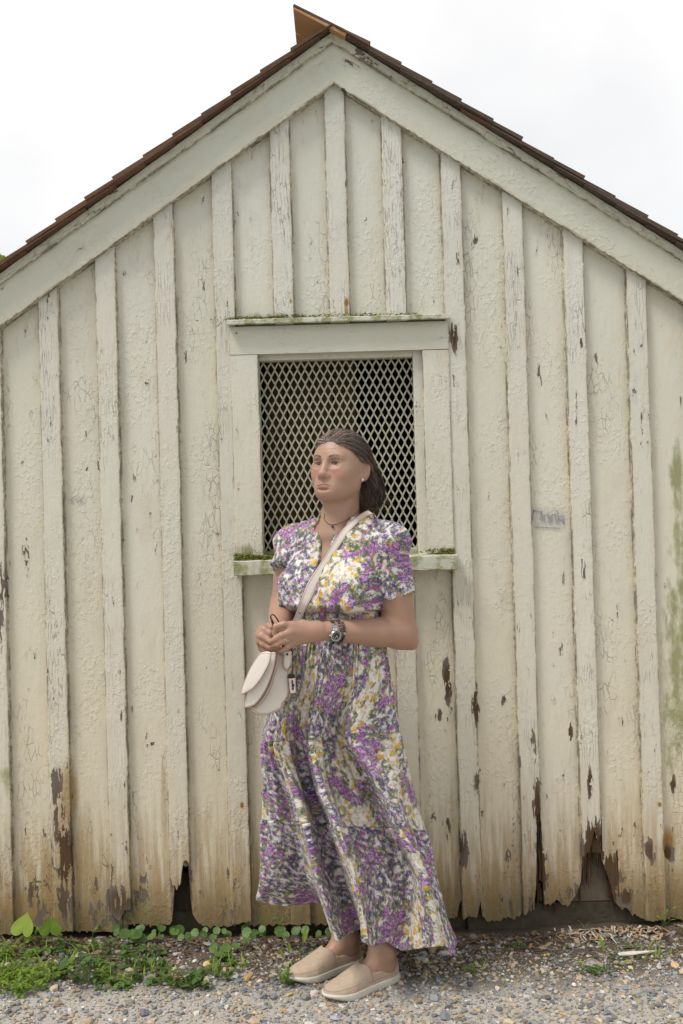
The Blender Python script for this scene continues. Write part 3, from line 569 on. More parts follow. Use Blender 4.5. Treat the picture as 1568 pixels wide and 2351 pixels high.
def stones(x, y, r, shape, zoff=.25, flat=.62, palw=PW, lift=0.0, g=None):
    g = g or rng; n = len(x); bv, bf = shape; m = len(bv)
    R = g.normal(0, 1, (n, 3, 3)); Q, _r = np.linalg.qr(R)
    sc_ = np.stack([r * g.uniform(.8, 1.35, n), r * g.uniform(.6, 1.0, n), r * g.uniform(.45, .9, n)], -1)
    J = bv[None] * (1 + g.uniform(-.26, .22, (n, m, 1)))
    # angular cuts: clamp along two random directions
    for _ in range(3):
        d = g.normal(0, 1, (n, 1, 3)); d /= np.linalg.norm(d, axis=2, keepdims=True); p = (J * d).sum(2, keepdims=True); lim = g.uniform(.45, .85, (n, 1, 1)); J = J - d * np.maximum(0, p - lim)
    W_ = np.einsum('nmi,ni,nij->nmj', J, sc_, Q); W_[:, :, 2] *= flat
    W_[:, :, 0] += x[:, None]; W_[:, :, 1] += y[:, None]; W_[:, :, 2] += (gz(x, y) + r * zoff + lift)[:, None]
    ci = g.choice(len(PAL), n, p=palw); c = PAL[ci] * g.uniform(.72, 1.6, (n, 1)) * g.uniform(.94, 1.06, (n, 3))
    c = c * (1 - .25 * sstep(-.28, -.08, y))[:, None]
    return W_.reshape(-1, 3), (bf[None] + (np.arange(n) * m)[:, None, None]).reshape(-1, 3).astype(np.int32), np.repeat(c, m, 0)
GV, GF, GC, nv = [], [], [], 0
def spill(n, r0, r1, y0, y1, shape, dens=None, xr=1.75, **kw):
    global nv
    x = rng.uniform(-xr, xr, n); y = rng.uniform(y0, y1, n); r = np.exp(rng.uniform(np.log(r0), np.log(r1), n))
    if dens is not None: q = rng.uniform(0, 1, n) < dens(x, y); x, y, r = x[q], y[q], r[q]
    v, f, c = stones(x, y, r, shape, **kw); GV.append(v); GF.append(f + nv); GC.append(c); nv += len(v)
patch = lambda x, y: fbm(x * 4, y * 4, 71, 3)
weedy = lambda x, y: sstep(-.35, -.75, x + 0 * y) * sstep(-.42, -.32, y)
d_small = lambda x, y: (1 - .75 * sstep(-.30, -.08, y)) * (1 - .6 * weedy(x, y))
spill(20000, .0018, .0038, -.78, -.02, ICO1, d_small)
spill(19000, .0035, .0070, -.85, -.02, ICO1, lambda x, y: (.35 + .8 * patch(x, y)) * (1 - .5 * sstep(-.26, -.06, y)) * (1 - .45 * weedy(x, y)))
spill(6000, .0065, .0125, -.90, -.015, ICO1, lambda x, y: (.3 + .8 * patch(x + 5, y)) * (1 - .5 * weedy(x, y)))
spill(1100, .011, .021, -.90, -.02, ICO2, lambda x, y: patch(x + 9, y) * 1.1, flat=.55)
spill(5000, .004, .012, -1.7, -.85, ICO1, None)
tag(obj('gravel', mesh_from('gravel', np.vstack(GV), [np.concatenate(GF)], {'col': np.vstack(GC)}), M['gravel']), kind='stuff', label='mixed grey and tan gravel lying on the ground', cat='gravel')
# leaf litter, bark crumbs and paint chips near the wall
k = NT('litter'); k.set(Base_Color=k.attr('col', 'Color'), Roughness=.85); M['litter'] = k.m
n = 2600; x = rng.uniform(-1.6, 1.6, n); y = -.02 - np.abs(rng.normal(0, .12, n)); L = rng.uniform(.003, .013, n); wd = L * rng.uniform(.12, .5, n); th = rng.uniform(0, 6.28, n); til = rng.normal(0, .35, n)
chips = (np.abs(x - .86) < .17) & (rng.uniform(0, 1, n) < .75); wd[chips] = L[chips] * .3; L[chips] *= 1.3
y[chips] = -.03 - np.abs(rng.normal(0, .05, chips.sum()))
q = np.array([[-1, -1], [1, -1], [1, 1], [-1, 1]], float); V = np.zeros((n, 4, 3)); a = q[None, :, 0] * L[:, None]; b = q[None, :, 1] * wd[:, None]
V[:, :, 0] = x[:, None] + a * np.cos(th)[:, None] - b * np.sin(th)[:, None]; V[:, :, 1] = y[:, None] + a * np.sin(th)[:, None] + b * np.cos(th)[:, None]
V[:, :, 2] = (gz(x, y) + rng.uniform(.004, .012, n))[:, None] + a * np.sin(til)[:, None]
lc = np.array([(.07, .04, .025), (.12, .07, .04), (.05, .03, .02), (.2, .12, .06)])[rng.integers(0, 4, n)] * rng.uniform(.7, 1.3, (n, 1)); lc[chips] = np.array([(.55, .47, .34), (.38, .24, .13), (.5, .42, .32)])[rng.integers(0, 3, chips.sum())]
tag(obj('leaf_litter', mesh_from('leaf_litter', V.reshape(-1, 3), [np.arange(n * 4, dtype=np.int32).reshape(-1, 4)], {'col': np.repeat(lc, 4, 0)}), M['litter']), kind='stuff', label='dark leaf litter and pale wood crumbs along the foot of the shed', cat='leaf litter')

def leaf_mat(name, a, b, tr=.35):
    k = NT(name); n_ = k.noise(k.pos, 60., 3); r = k.rand(); c = k.mix(k.mr(k.math('ADD', n_, k.math('MULTIPLY', k.math('SUBTRACT', r, .5), .5)), .3, .7), a, b)
    k.set(Base_Color=c, Roughness=.45, Specular_IOR_Level=.4)
    t = k.n.new('ShaderNodeBsdfTranslucent'); k.put(t.inputs[0], k.mix(.5, c, b, 'MIX')); mx_ = k.n.new('ShaderNodeMixShader'); mx_.inputs[0].default_value = tr
    k.l(k.b.outputs[0], mx_.inputs[1]); k.l(t.outputs[0], mx_.inputs[2]); k.l(mx_.outputs[0], k.out.inputs[0]); return k.m
M['leaf'] = leaf_mat('leaf_green', (.075, .145, .03), (.15, .25, .065)); M['leaf_y'] = leaf_mat('leaf_bright', (.17, .29, .03), (.31, .43, .06), .45); M['leaf_d'] = leaf_mat('leaf_dark', (.055, .11, .035), (.11, .19, .06))
M['stem'] = leaf_mat('plant_stem', (.13, .20, .05), (.22, .28, .08), .2)
# low ground cover: little leaves and grass blades
def leaf_cloud(name, cen, nleaf, size, mat, hmax, label, cat, slim=1.0):
    Vs, Fs, c0 = [], [], 0
    for (cx, cy, rx, ry, k_) in cen:
        m = int(nleaf * k_); a = rng.uniform(0, 6.28, m); rr = np.sqrt(rng.uniform(0, 1, m)); x = cx + rx * rr * np.cos(a); y = cy + ry * rr * np.sin(a)
        keep = fbm(x * 22, y * 22, 81, 3) > .50; x, y, rr = x[keep], y[keep], rr[keep]; m = len(x)
        z = gz(x, y) + .004 + hmax * (1 - rr * .6) * rng.uniform(.1, 1, m); s = size * np.exp(rng.normal(0, .35, m)); yaw = rng.uniform(0, 6.28, m); tx = rng.normal(.25, .4, m)
        sh = np.array([(0, -1, 0), (.62 * slim, -.35, .12), (.6 * slim, .3, .15), (0, 1.05, -.12), (-.6 * slim, .3, .15), (-.62 * slim, -.35, .12), (0, 0, .0)])
        L = sh[None] * s[:, None, None]; ct, st = np.cos(tx)[:, None], np.sin(tx)[:, None]; Y2 = L[:, :, 1] * ct - L[:, :, 2] * st; Z2 = L[:, :, 1] * st + L[:, :, 2] * ct
        cy_, sy_ = np.cos(yaw)[:, None], np.sin(yaw)[:, None]
        V_ = np.stack([x[:, None] + L[:, :, 0] * cy_ - Y2 * sy_, y[:, None] + L[:, :, 0] * sy_ + Y2 * cy_, z[:, None] + Z2], -1).reshape(-1, 3)
        tri = np.array([[6, 0, 1], [6, 1, 2], [6, 2, 3], [6, 3, 4], [6, 4, 5], [6, 5, 0]], np.int32); Vs.append(V_); Fs.append((tri[None] + (np.arange(m) * 7)[:, None, None]).reshape(-1, 3) + c0); c0 += m * 7
    return tag(obj(name, mesh_from(name, np.vstack(Vs), [np.concatenate(Fs).astype(np.int32)], smooth=True), mat), kind='stuff', label=label, cat=cat)
def g2(u, v): p = Gz(u, v); return p[0], p[1]
def cen(L): return [(*g2(u, v), a, b, k_) for u, v, a, b, k_ in L]
leaf_cloud('ground_cover', cen([(90, 2215, .16, .09, 1.), (200, 2235, .12, .07, 1.), (270, 2215, .10, .06, .6), (350, 2225, .12, .05, .5), (300, 2250, .10, .035, .6), (420, 2258, .10, .04, .8), (455, 2265, .06, .03, .5), (180, 2180, .14, .05, .6), (250, 2270, .06, .02, .3), (655, 2255, .05, .03, .4), (520, 2215, .07, .03, .35), (480, 2250, .08, .03, .5), (330, 2190, .08, .04, .4)]), 215, .0085, M['leaf'], .035, 'low green weeds spread over the gravel at the left', 'ground cover')
leaf_cloud('bright_ground_cover', cen([(15, 2225, .10, .10, 1.), (60, 2265, .08, .05, .5), (20, 2290, .07, .03, .3)]), 520, .008, M['leaf_y'], .06, 'bright yellow green weeds at the left edge beside the shed', 'ground cover', .7)
leaf_cloud('sparse_ground_cover', cen([(1075, 2215, .05, .03, .5), (1370, 2235, .07, .03, .5), (1180, 2180, .05, .02, .3), (1300, 2175, .05, .02, .25), (700, 2190, .1, .04, .3), (520, 2230, .08, .03, .3), (1440, 2200, .06, .02, .2)]), 150, .007, M['leaf'], .02, 'sparse tiny weeds between the stones at the right', 'ground cover', .6)
def grass(name, L, n_, h, mat, label):
    Vs, Fs, c0 = [], [], 0
    for (u, v, sp, k_) in L:
        cx, cy = g2(u, v)
        for q in range(int(n_ * k_)):
            x, y = cx + rng.normal(0, sp), cy + rng.normal(0, sp * .6); z = float(gz(x, y)); hh = h * rng.uniform(.5, 1.3); a = rng.uniform(0, 6.28); ln = hh * rng.uniform(.3, 1.1); w = rng.uniform(.0012, .0026)
            t = np.linspace(0, 1, 6); px = x + np.cos(a) * ln * t ** 2; py = y + np.sin(a) * ln * t ** 2; pz = z + hh * (t - .35 * t ** 3); ww = w * (1 - t ** 2) + .0002
            V_ = np.concatenate([np.stack([px - np.sin(a) * ww, py + np.cos(a) * ww, pz], -1), np.stack([px + np.sin(a) * ww, py - np.cos(a) * ww, pz], -1)]); Vs.append(V_)
            i = np.arange(5); Fs.append(np.stack([i, i + 1, i + 7, i + 6], -1) + c0); c0 += 12
    return tag(obj(name, mesh_from(name, np.vstack(Vs), [np.concatenate(Fs).astype(np.int32)], smooth=True), mat), kind='stuff', label=label, cat='grass')
grass('grass', [(30, 2240, .06, 1.), (20, 2190, .06, .8), (110, 2230, .05, .5), (265, 2262, .018, .5), (230, 2245, .012, .25), (190, 2200, .05, .4), (360, 2230, .04, .3), (500, 2235, .02, .25), (1085, 2235, .015, .3), (655, 2250, .02, .25), (1520, 2190, .05, .3), (1155, 2265, .005, .05), (545, 2222, .03, .2)], 60, .055, M['leaf_y'], 'thin bright grass blades among the weeds and gravel')

# single plants with leaves one can tell apart
def leaf_mesh(kind):
    n = 14; t = np.linspace(0, 1, n)
    if kind == 'round': a = np.linspace(.25, 2 * np.pi - .25, 2 * n); r = 1 + .05 * np.cos(9 * a); o2 = np.stack([r * np.sin(a), -r * np.cos(a) + .55, .10 * (1 - np.cos(a * 9)) * .3 + .10 * r ** 2], -1)
    elif kind == 'heart': a = np.linspace(0, 2 * np.pi, 3 * n, endpoint=False) + .01; o2 = np.stack([.075 * 16 * np.sin(a) ** 3, -(13 * np.cos(a) - 5 * np.cos(2 * a) - 2 * np.cos(3 * a) - np.cos(4 * a)) * .075 + .42, .22 * np.abs(np.sin(a)) ** 2 - .05 + .05 * np.sin(5 * a)], -1)
    else: w = np.sin(np.pi * t ** .8) * .34 + .02; w[-1] = 0; o2 = np.concatenate([np.stack([w, t * 2.2, .12 * w / .34 - .35 * t ** 2], -1), np.stack([-w, t * 2.2, .12 * w / .34 - .35 * t ** 2], -1)[::-1]])
    m = len(o2); V = np.vstack([o2, [[0, .6 if kind != 'lance' else 1.0, 0 if kind != 'lance' else -.07]]]); me = mesh_from('leaf', V, [np.array([[i, (i + 1) % m, m] for i in range(m)], np.int32)], smooth=True); return me
LM = {(kd, mt): leaf_mesh(kd) for kd in ('round', 'heart', 'lance') for mt in ('leaf', 'leaf_y', 'leaf_d')}
for (kd, mt), me in LM.items(): me.materials.append(M[mt])
rp_ = random.Random(11)
def plant(name, u, v, leaves, label, cat, group=None, kind='round', mat='leaf', size=.016, base=None):
    """leaves: list of (du, dv, scale, yaw_deg, pitch_deg) in picture points from the foot"""
    p = Gz(u, v); o = tag(empty(name, p), label, cat, group); mb = MB(); ls = []
    kk = (CAM_D + p[1]) / _F
    for (du, dv, s, yaw, pit) in leaves:
        tip = np.array([du * kk, rp_.uniform(-.025, .02), max(.004, -dv * kk)]); mid_ = tip * np.array([.35, .35, .62])
        mb.tube([(0, 0, -.004), mid_ * .6, mid_ * 1.15, tip], [.0011, .001, .0009, .0006], 5); ls.append((tip, s, yaw, pit))
    mb.build('stem', M['stem'], o, True)
    for (tip, s, yaw, pit) in ls:
        l = obj('leaf', LM[(kind, mat)], None, o, tip); l.rotation_euler = (math.radians(pit), math.radians(rp_.uniform(-15, 15)), math.radians(yaw + 180)); l.scale = (s * size,) * 3
    return o
plant('weed_plant', 62, 2172, [(-8, -36, 2.6, 160, 62), (2, -12, 1.2, 120, 20), (30, -30, .8, 200, 30)], 'weed with one very large bright heart shaped leaf at the far left', 'plant', kind='heart', mat='leaf_y', size=.0145)
plant('weed_plant', 122, 2178, [(-2, -44, 1.9, 195, 78), (14, -30, .8, 240, 20)], 'weed with a single upright folded bright leaf against the shed boards', 'plant', kind='heart', mat='leaf_y', size=.0155)
plant('weed_plant', 88, 2170, [(-2, -30, 1.1, 160, 50), (6, -10, .7, 100, 20)], 'weed with a narrow slanted leaf between the two largest leaves', 'plant', kind='lance', mat='leaf_y', size=.012)
plant('weed_plant', 214, 2160, [(2, -22, 1.2, 150, 45), (-10, -6, .6, 90, 20)], 'weed with one pointed pale leaf at the dark gap under the shed', 'plant', kind='lance', mat='leaf', size=.013)
IV = [(285, 2128, 4, 'topmost round leaved creeper climbing the rotten batten end'), (312, 2150, 4, 'round leaved creeper below the rotten batten left of the black hole'), (330, 2168, 4, 'round leaved creeper on the bare soil left of a grey stone'),
      (362, 2140, 3, 'round leaved creeper just right of the cluster under the rotten batten'), (395, 2140, 3, 'round leaved creeper under the black hole in the boards'), (445, 2150, 3, 'round leaved creeper right of the black hole'), (480, 2118, 2, 'small creeper leaf pair standing against the board right of the black hole'), (520, 2128, 3, 'round leaved creeper against the boards left of the skirt'),
      (545, 2126, 2, 'round leaf pair left of the skirt, beside a larger creeper'), (590, 2120, 4, 'tall round leaved creeper just below the handbag'), (655, 2112, 3, 'round leaved creeper right behind the skirt hem'), (700, 2116, 3, 'round leaved creeper in shade under the skirt hem'), (740, 2118, 2, 'small shaded creeper nearest the ankles'),
      (555, 2160, 3, 'round leaved creeper lying on gravel below the handbag'), (510, 2190, 3, 'round leaved creeper on the gravel in front of the wall creepers'), (1100, 2096, 2, 'tiny seedling at the foundation right of the skirt')]
IV = IV[:-1]
for (u, v, nl, lab) in IV:
    plant('creeper_plant', u + rp_.uniform(-8, 8), v + rp_.uniform(2, 26), [(rp_.uniform(-24, 24), rp_.uniform(-26, -8), rp_.uniform(.8, 1.25), rp_.uniform(140, 220), rp_.uniform(25, 65)) for _ in range(nl + 1)], lab, 'plant', 'round leaved creepers along the foot of the shed', 'round', 'leaf', rp_.uniform(.011, .017))
plant('weed_plant', 195, 2262, [(rp_.uniform(-50, 40), rp_.uniform(-60, -10), rp_.uniform(.8, 1.3), rp_.uniform(0, 360), rp_.uniform(5, 40)) for _ in range(16)], 'dense leafy weed clump standing in the middle of the left weeds', 'plant', kind='round', mat='leaf_d', size=.012)
plant('weed_plant', 440, 2272, [(rp_.uniform(-44, 44), rp_.uniform(-36, -6), rp_.uniform(.7, 1.2), rp_.uniform(0, 360), rp_.uniform(5, 40)) for _ in range(14)], 'leafy weed clump on the gravel nearest the feet at left', 'plant', kind='round', mat='leaf', size=.011)
for (u, v, nn_, mt, kd, sz, lab) in [(34, 2238, 20, 'leaf_y', 'lance', .009, 'bright leafy weed clump at the left edge in front of the largest leaf'), (300, 2222, 15, 'leaf', 'round', .010, 'mid green weed clump on bare soil right of the dense clump'), (372, 2262, 16, 'leaf_d', 'lance', .008, 'low dark weed with narrow leaves left of the clump nearest the feet'), (120, 2252, 18, 'leaf_y', 'round', .010, 'pale leafy weed clump at the front of the left weeds'), (250, 2192, 12, 'leaf', 'lance', .009, 'loose weed with pointed leaves behind the dense clump'), (22, 2196, 14, 'leaf_y', 'round', .011, 'pale weed clump under the largest leaf at the far left')]:
    plant('weed_plant', u, v, [(rp_.uniform(-48, 48), rp_.uniform(-46, -5), rp_.uniform(.6, 1.3), rp_.uniform(0, 360), rp_.uniform(0, 60)) for _ in range(nn_)], lab, 'plant', kind=kd, mat=mt, size=sz)
plant('weed_plant', 665, 2264, [(rp_.uniform(-36, 24), rp_.uniform(-46, -6), rp_.uniform(.6, 1.), rp_.uniform(0, 360), rp_.uniform(5, 50)) for _ in range(14)], 'bushy small weed touching the toe of the rear shoe', 'plant', kind='round', mat='leaf', size=.0095)
plant('weed_plant', 680, 2225, [(-14, -40, 1.3, 200, 75), (18, -58, 1.9, 170, 80), (26, -24, 1.6, 140, 30), (-26, -30, 1.3, 220, 60), (30, -40, 1.1, 110, 30)], 'tall weed with long upright leaves behind the toe of the rear shoe', 'plant', kind='lance', mat='leaf_y', size=.012)
plant('weed_plant', 1386, 2222, [(0, -46, 1.6, 180, 75), (-40, -10, 1.3, 250, 10), (44, -12, 1.2, 110, 10), (-26, -2, 1.2, 290, 5), (30, -2, 1.2, 60, 5), (52, 8, 1., 90, 0), (10, 4, 1., 20, 0), (-60, 2, 1., 270, 0)], 'rosette weed with one upright leaf on the gravel at the right', 'plant', kind='lance', mat='leaf_y', size=.011)
plant('weed_plant', 1500, 2102, [(8, -36, 1., 150, 30), (-8, -24, .9, 220, 20), (22, -46, .9, 120, 20), (20, -14, 1., 100, 10)], 'small bright seedling standing against the boards at the far right', 'plant', kind='lance', mat='leaf_y', size=.009)
plant('weed_plant', 1340, 2132, [(8, -14, .8, 130, 20), (-8, -16, .8, 230, 20), (14, -4, .8, 90, 10)], 'tiny seedling in front of the foundation below the rotten hole', 'plant', kind='lance', mat='leaf', size=.008)
plant('weed_plant', 1405, 2176, [(20, -3, 2., 100, 4), (48, -8, 1.6, 95, 4)], 'flat fallen looking pale leaf on gravel at the right below the boards', 'plant', kind='lance', mat='leaf', size=.010)
# twigs and splinters
def twig(pts, r, mat, label, cat='twig', name='twig', group=None):
    q = [Gz(u, v) for u, v in pts]; 
    for a in q: a[2] = float(gz(a[0], a[1])) + .010
    t = np.linspace(0, 1, len(q)); tt = np.linspace(0, 1, 14); q = np.array(q); c = np.stack([np.interp(tt, t, q[:, i]) for i in range(3)], -1); c[:, 1:] += (rng.random((14, 2)) - .5) * .004
    mb = MB(); mb.tube(c, np.linspace(r, r * .45, 14) * rng.uniform(.85, 1.15, 14), 6); return tag(mb.build(name, mat, None, True), label, cat, group)
M['twig'] = flat_mat('twig_bark', (.085, .055, .038), .9, var=.4, vscale=80)
twig([(1052, 2182), (1085, 2168), (1110, 2158)], .0055, M['twig'], 'thick dark twig beside the trailing tip of the skirt')
twig([(1205, 2170), (1245, 2158), (1278, 2146)], .006, M['twig'], 'thick dark twig on the gravel below the jagged board')
twig([(1170, 2176), (1230, 2190), (1290, 2196)], .003, M['twig'], 'thin dark twig in front of the thick twig at the right')
twig([(305, 2142), (345, 2158), (385, 2166), (430, 2168)], .0026, M['twig'], 'thin grey twig lying on bare soil near the black hole')
mb = MB(); p = Gz(1420, 2200); q = Gz(1508, 2192); d = q - p; d /= np.linalg.norm(d); nn = np.array([-d[1], d[0], 0]); V = []
for t, w in ((0, .008), (.35, .012), (.6, .007), (1, .001)):
    c = p + (q - p) * t; c[2] = float(gz(c[0], c[1])) + .014; V += [c - nn * w, c + nn * w, c + nn * w - (0, 0, .003), c - nn * w - (0, 0, .003)]
F = []
for i in range(3):
    for j in range(4): F.append((i * 4 + j, i * 4 + (j + 1) % 4, i * 4 + 4 + (j + 1) % 4, i * 4 + 4 + j))
mb.add(V, F + [(3, 2, 1, 0), (12, 13, 14, 15)]); tag(mb.build('paint_splinter', flat_mat('splinter', (.66, .62, .55), .7, var=.12)), 'long pale wood splinter lying on the gravel at the right', 'splinter')
# a tree standing beyond the shed on the left; only its outermost leaves reach into the picture
tree = tag(empty('tree', (-5.62, 8.3, .2)), 'leafy green tree far behind the left side of the shed', 'tree')
M['bark'] = flat_mat('bark', (.10, .075, .05), .95, var=.4, vscale=14)
mb = MB(); mb.tube([(0, 0, -.1), (.05, 0, 1.4), (.0, .1, 3.0), (.1, 0, 5.0)], [.2, .16, .12, .05], 10)
for q in range(9):
    a = q * 2.4; z = 2.2 + q * .3; mb.tube([(0, 0, z), (.4 * math.cos(a), .4 * math.sin(a), z + .5), (.85 * math.cos(a), .85 * math.sin(a), z + .8)], [.06, .04, .015], 6)
mb.build('trunk', M['bark'], tree, True)
rng_keep = rng; rng = np.random.default_rng(4); n = 5200; cl = rng.normal(0, 1, (60, 3)); cl /= np.linalg.norm(cl, axis=1, keepdims=True); cl = cl * (1.25 * rng.uniform(.3, 1, (60, 1)) ** .5, ) if False else cl * 1.3 * rng.uniform(.35, 1, (60, 1)); cl[:, 2] = cl[:, 2] * 1.25 + 4.4
c = cl[rng.integers(0, 60, n)] + rng.normal(0, .2, (n, 3)); s = rng.uniform(.05, .10, n); R, _q = np.linalg.qr(rng.normal(0, 1, (n, 3, 3)))
q4 = np.array([(-.5, -1, 0), (.5, -1, 0), (.6, .4, .1), (0, 1.1, 0), (-.6, .4, .1)]); V = np.einsum('mi,nij->nmj', q4, R) * s[:, None, None] + c[:, None]
obj('crown', mesh_from('crown', V.reshape(-1, 3), [np.arange(n * 5, dtype=np.int32).reshape(-1, 5)]), M['leaf_y'], tree)
rng = rng_keep
# ================================================================ implicit surfaces for the body, clothes and shoes
class Field:
    def __init__(s, xs, ys, zs): s.ax = (np.asarray(xs, np.float64), np.asarray(ys, np.float64), np.asarray(zs, np.float64)); s.F = np.full((len(xs), len(ys), len(zs)), 1.0, np.float32)
    def _sub(s, lo, hi):
        i = [(max(0, np.searchsorted(a, l) - 1), min(len(a), np.searchsorted(a, h) + 1)) for a, l, h in zip(s.ax, lo, hi)]
        sl = tuple(slice(a, b) for a, b in i); X = s.ax[0][sl[0]][:, None, None]; Y = s.ax[1][sl[1]][None, :, None]; Z = s.ax[2][sl[2]][None, None, :]; return sl, X, Y, Z
    def add(s, fb, k=.01, sub=False, pad=.02):
        fn, lo, hi = fb; m = k + pad; sl, X, Y, Z = s._sub(np.asarray(lo) - m, np.asarray(hi) + m)
        if any(q.stop <= q.start for q in sl): return s
        d = fn(X, Y, Z); A = s.F[sl]
        if sub: d = -d; h = np.clip(.5 - .5 * (d - A) / k * -1 * -1, 0, 1); h = np.clip(.5 + .5 * (d - A) / k, 0, 1); r = A * (1 - h) + d * h + k * h * (1 - h)
        else: h = np.clip(.5 + .5 * (A - d) / k, 0, 1); r = A * (1 - h) + d * h - k * h * (1 - h)
        s.F[sl] = r.astype(np.float32); return s
def caps(p, q, r0, r1):
    p = np.asarray(p, float); q = np.asarray(q, float); d = q - p; L2 = d @ d
    def fn(X, Y, Z):
        t = np.clip(((X - p[0]) * d[0] + (Y - p[1]) * d[1] + (Z - p[2]) * d[2]) / L2, 0, 1)
        return np.sqrt((X - p[0] - t * d[0]) ** 2 + (Y - p[1] - t * d[1]) ** 2 + (Z - p[2] - t * d[2]) ** 2) - (r0 + (r1 - r0) * t)
    r = max(r0, r1); return fn, np.minimum(p, q) - r, np.maximum(p, q) + r
def elli(c, r, R=np.eye(3)):
    """R: rows = local axes in world"""
    c = np.asarray(c, float); r = np.asarray(r, float); R = np.asarray(R, float)
    def fn(X, Y, Z):
        x, y, z = X - c[0], Y - c[1], Z - c[2]; l = [R[i, 0] * x + R[i, 1] * y + R[i, 2] * z for i in range(3)]
        k0 = np.sqrt(sum((l[i] / r[i]) ** 2 for i in range(3))); k1 = np.sqrt(sum((l[i] / r[i] ** 2) ** 2 for i in range(3))) + 1e-9
        return k0 * (k0 - 1) / k1
    e = np.sqrt(((R * r[:, None]) ** 2).sum(0)); return fn, c - e, c + e
def nets(F, ax):
    S = F < 0; n = S.shape; o = np.zeros((n[0] - 1, n[1] - 1, n[2] - 1), bool); a = np.ones_like(o)
    for dx in (0, 1):
        for dy in (0, 1):
            for dz in (0, 1):
                q = S[dx:n[0] - 1 + dx, dy:n[1] - 1 + dy, dz:n[2] - 1 + dz]; o |= q; a &= q
    idx = np.argwhere(o & ~a); ids = np.full(o.shape, -1, np.int32); ids[tuple(idx.T)] = np.arange(len(idx)); P_ = np.zeros((len(idx), 3)); C_ = np.zeros(len(idx))
    for axis in range(3):
        for b in (0, 1):
            for c in (0, 1):
                o0 = [0, 0, 0]; oth = [i for i in range(3) if i != axis]; o0[oth[0]] = b; o0[oth[1]] = c; o1 = list(o0); o1[axis] = 1
                i0 = idx + o0; i1 = idx + o1; f0 = F[tuple(i0.T)]; f1 = F[tuple(i1.T)]; m = (f0 < 0) != (f1 < 0); t = (f0 / (f0 - f1 + 1e-20))[m]
                for k_ in range(3):
                    p0 = ax[k_][i0[m, k_]]; p1 = ax[k_][i1[m, k_]]; P_[m, k_] += p0 + (p1 - p0) * t
                C_[m] += 1
    P_ /= C_[:, None]; Fc = []
    for axis in range(3):
        oth = [(1, 2), (2, 0), (0, 1)][axis]; s0 = [slice(None)] * 3; s1 = [slice(None)] * 3; s0[axis] = slice(0, -1); s1[axis] = slice(1, None)
        A, B = S[tuple(s0)], S[tuple(s1)]; e = np.argwhere(A != B); e = e[(e[:, oth[0]] > 0) & (e[:, oth[1]] > 0) & (e[:, oth[0]] < n[oth[0]] - 1) & (e[:, oth[1]] < n[oth[1]] - 1)]
        ins = A[tuple(e.T)]; q = []
        for (b, c) in ((1, 1), (0, 1), (0, 0), (1, 0)):
            i = e.copy(); i[:, oth[0]] -= b; i[:, oth[1]] -= c; q.append(ids[tuple(i.T)])
        q = np.stack(q, -1); q[~ins] = q[~ins][:, ::-1]; Fc.append(q)
    return P_, np.concatenate(Fc).astype(np.int32)
def smooth_mesh(V, F, it=1, lam=.5):
    for _ in range(it):
        acc = np.zeros_like(V); cn = np.zeros(len(V))
        for j in range(4):
            a, b = F[:, j], F[:, (j + 1) % 4]; np.add.at(acc, a, V[b]); np.add.at(cn, a, 1)
        V = V + lam * (acc / np.maximum(cn, 1)[:, None] - V)
    return V

# ---------------------------------------------------------------- pose (picture points with their distance from the wall)
def J(u, v, y): return P(u, v, y)
TY = math.radians(30); TR = np.array([math.cos(TY), -math.sin(TY), 0]); TF = np.array([-math.sin(TY), -math.cos(TY), 0]); UP = np.array([0, 0, 1.])
TO = J(775, 1190, -.38); TB = np.stack([TR, TF, UP])
def T(a, b, z): q = TO + TR * a + TF * b; return np.array([q[0], q[1], z])
HY, HP = math.radians(31), math.radians(3.5)
_hr = np.array([math.cos(HY), -math.sin(HY), 0]); _hb = np.array([math.sin(HY), math.cos(HY), 0])           # her left, backwards
_hb2 = _hb * math.cos(HP) - UP * math.sin(HP); _hu = UP * math.cos(HP) + _hb * math.sin(HP)
HRr = math.radians(-1.5); HX = _hr * math.cos(HRr) + _hu * math.sin(HRr); HZ = _hu * math.cos(HRr) - _hr * math.sin(HRr)
HB = np.stack([HX, _hb2, HZ]); HO = J(782, 1070, -.395)
def Hd(x, y, z): return HO + HB.T @ np.array([x * .925, y, z if z > 0 else z * .90], float)
def hcap(p, q, r0, r1): return caps(Hd(*p), Hd(*q), r0, r1)
def hell(c, r, yaw=0., tilt=0.):
    R = HB
    if yaw or tilt:
        M_ = np.array(Euler((0, tilt, yaw)).to_matrix()); R = M_.T @ HB
    return elli(Hd(*c), r, R)
shL, shR = T(.158, -.012, 1.362), T(-.158, -.012, 1.362)
elL, wrL = J(921, 1453, -.43), J(752, 1449, -.565)
elR, wrR = J(656, 1392, -.30), J(636, 1442, -.52)
hipL, hipR = T(.055, -.05, .88), T(-.075, -.05, .88)
gzf = lambda p: float(gz(p[0], p[1]))
heelL, toeL = Gz(908, 2247), Gz(757, 2300); heelR, toeR = Gz(820, 2214), Gz(678, 2258)
def foot_frame(h, t):
    d = t - h; d[2] = 0; d /= np.linalg.norm(d); s = np.array([-d[1], d[0], 0]); o = (h + t) / 2; o = np.array([o[0], o[1], gzf(o) + .006]); return o - d * .131, np.stack([d, s, UP])
fL, fR = foot_frame(heelL.copy(), toeL.copy()), foot_frame(heelR.copy(), toeR.copy())
def Ft(fr, s, w, z): return fr[0] + fr[1].T @ np.array([s, w, z], float)
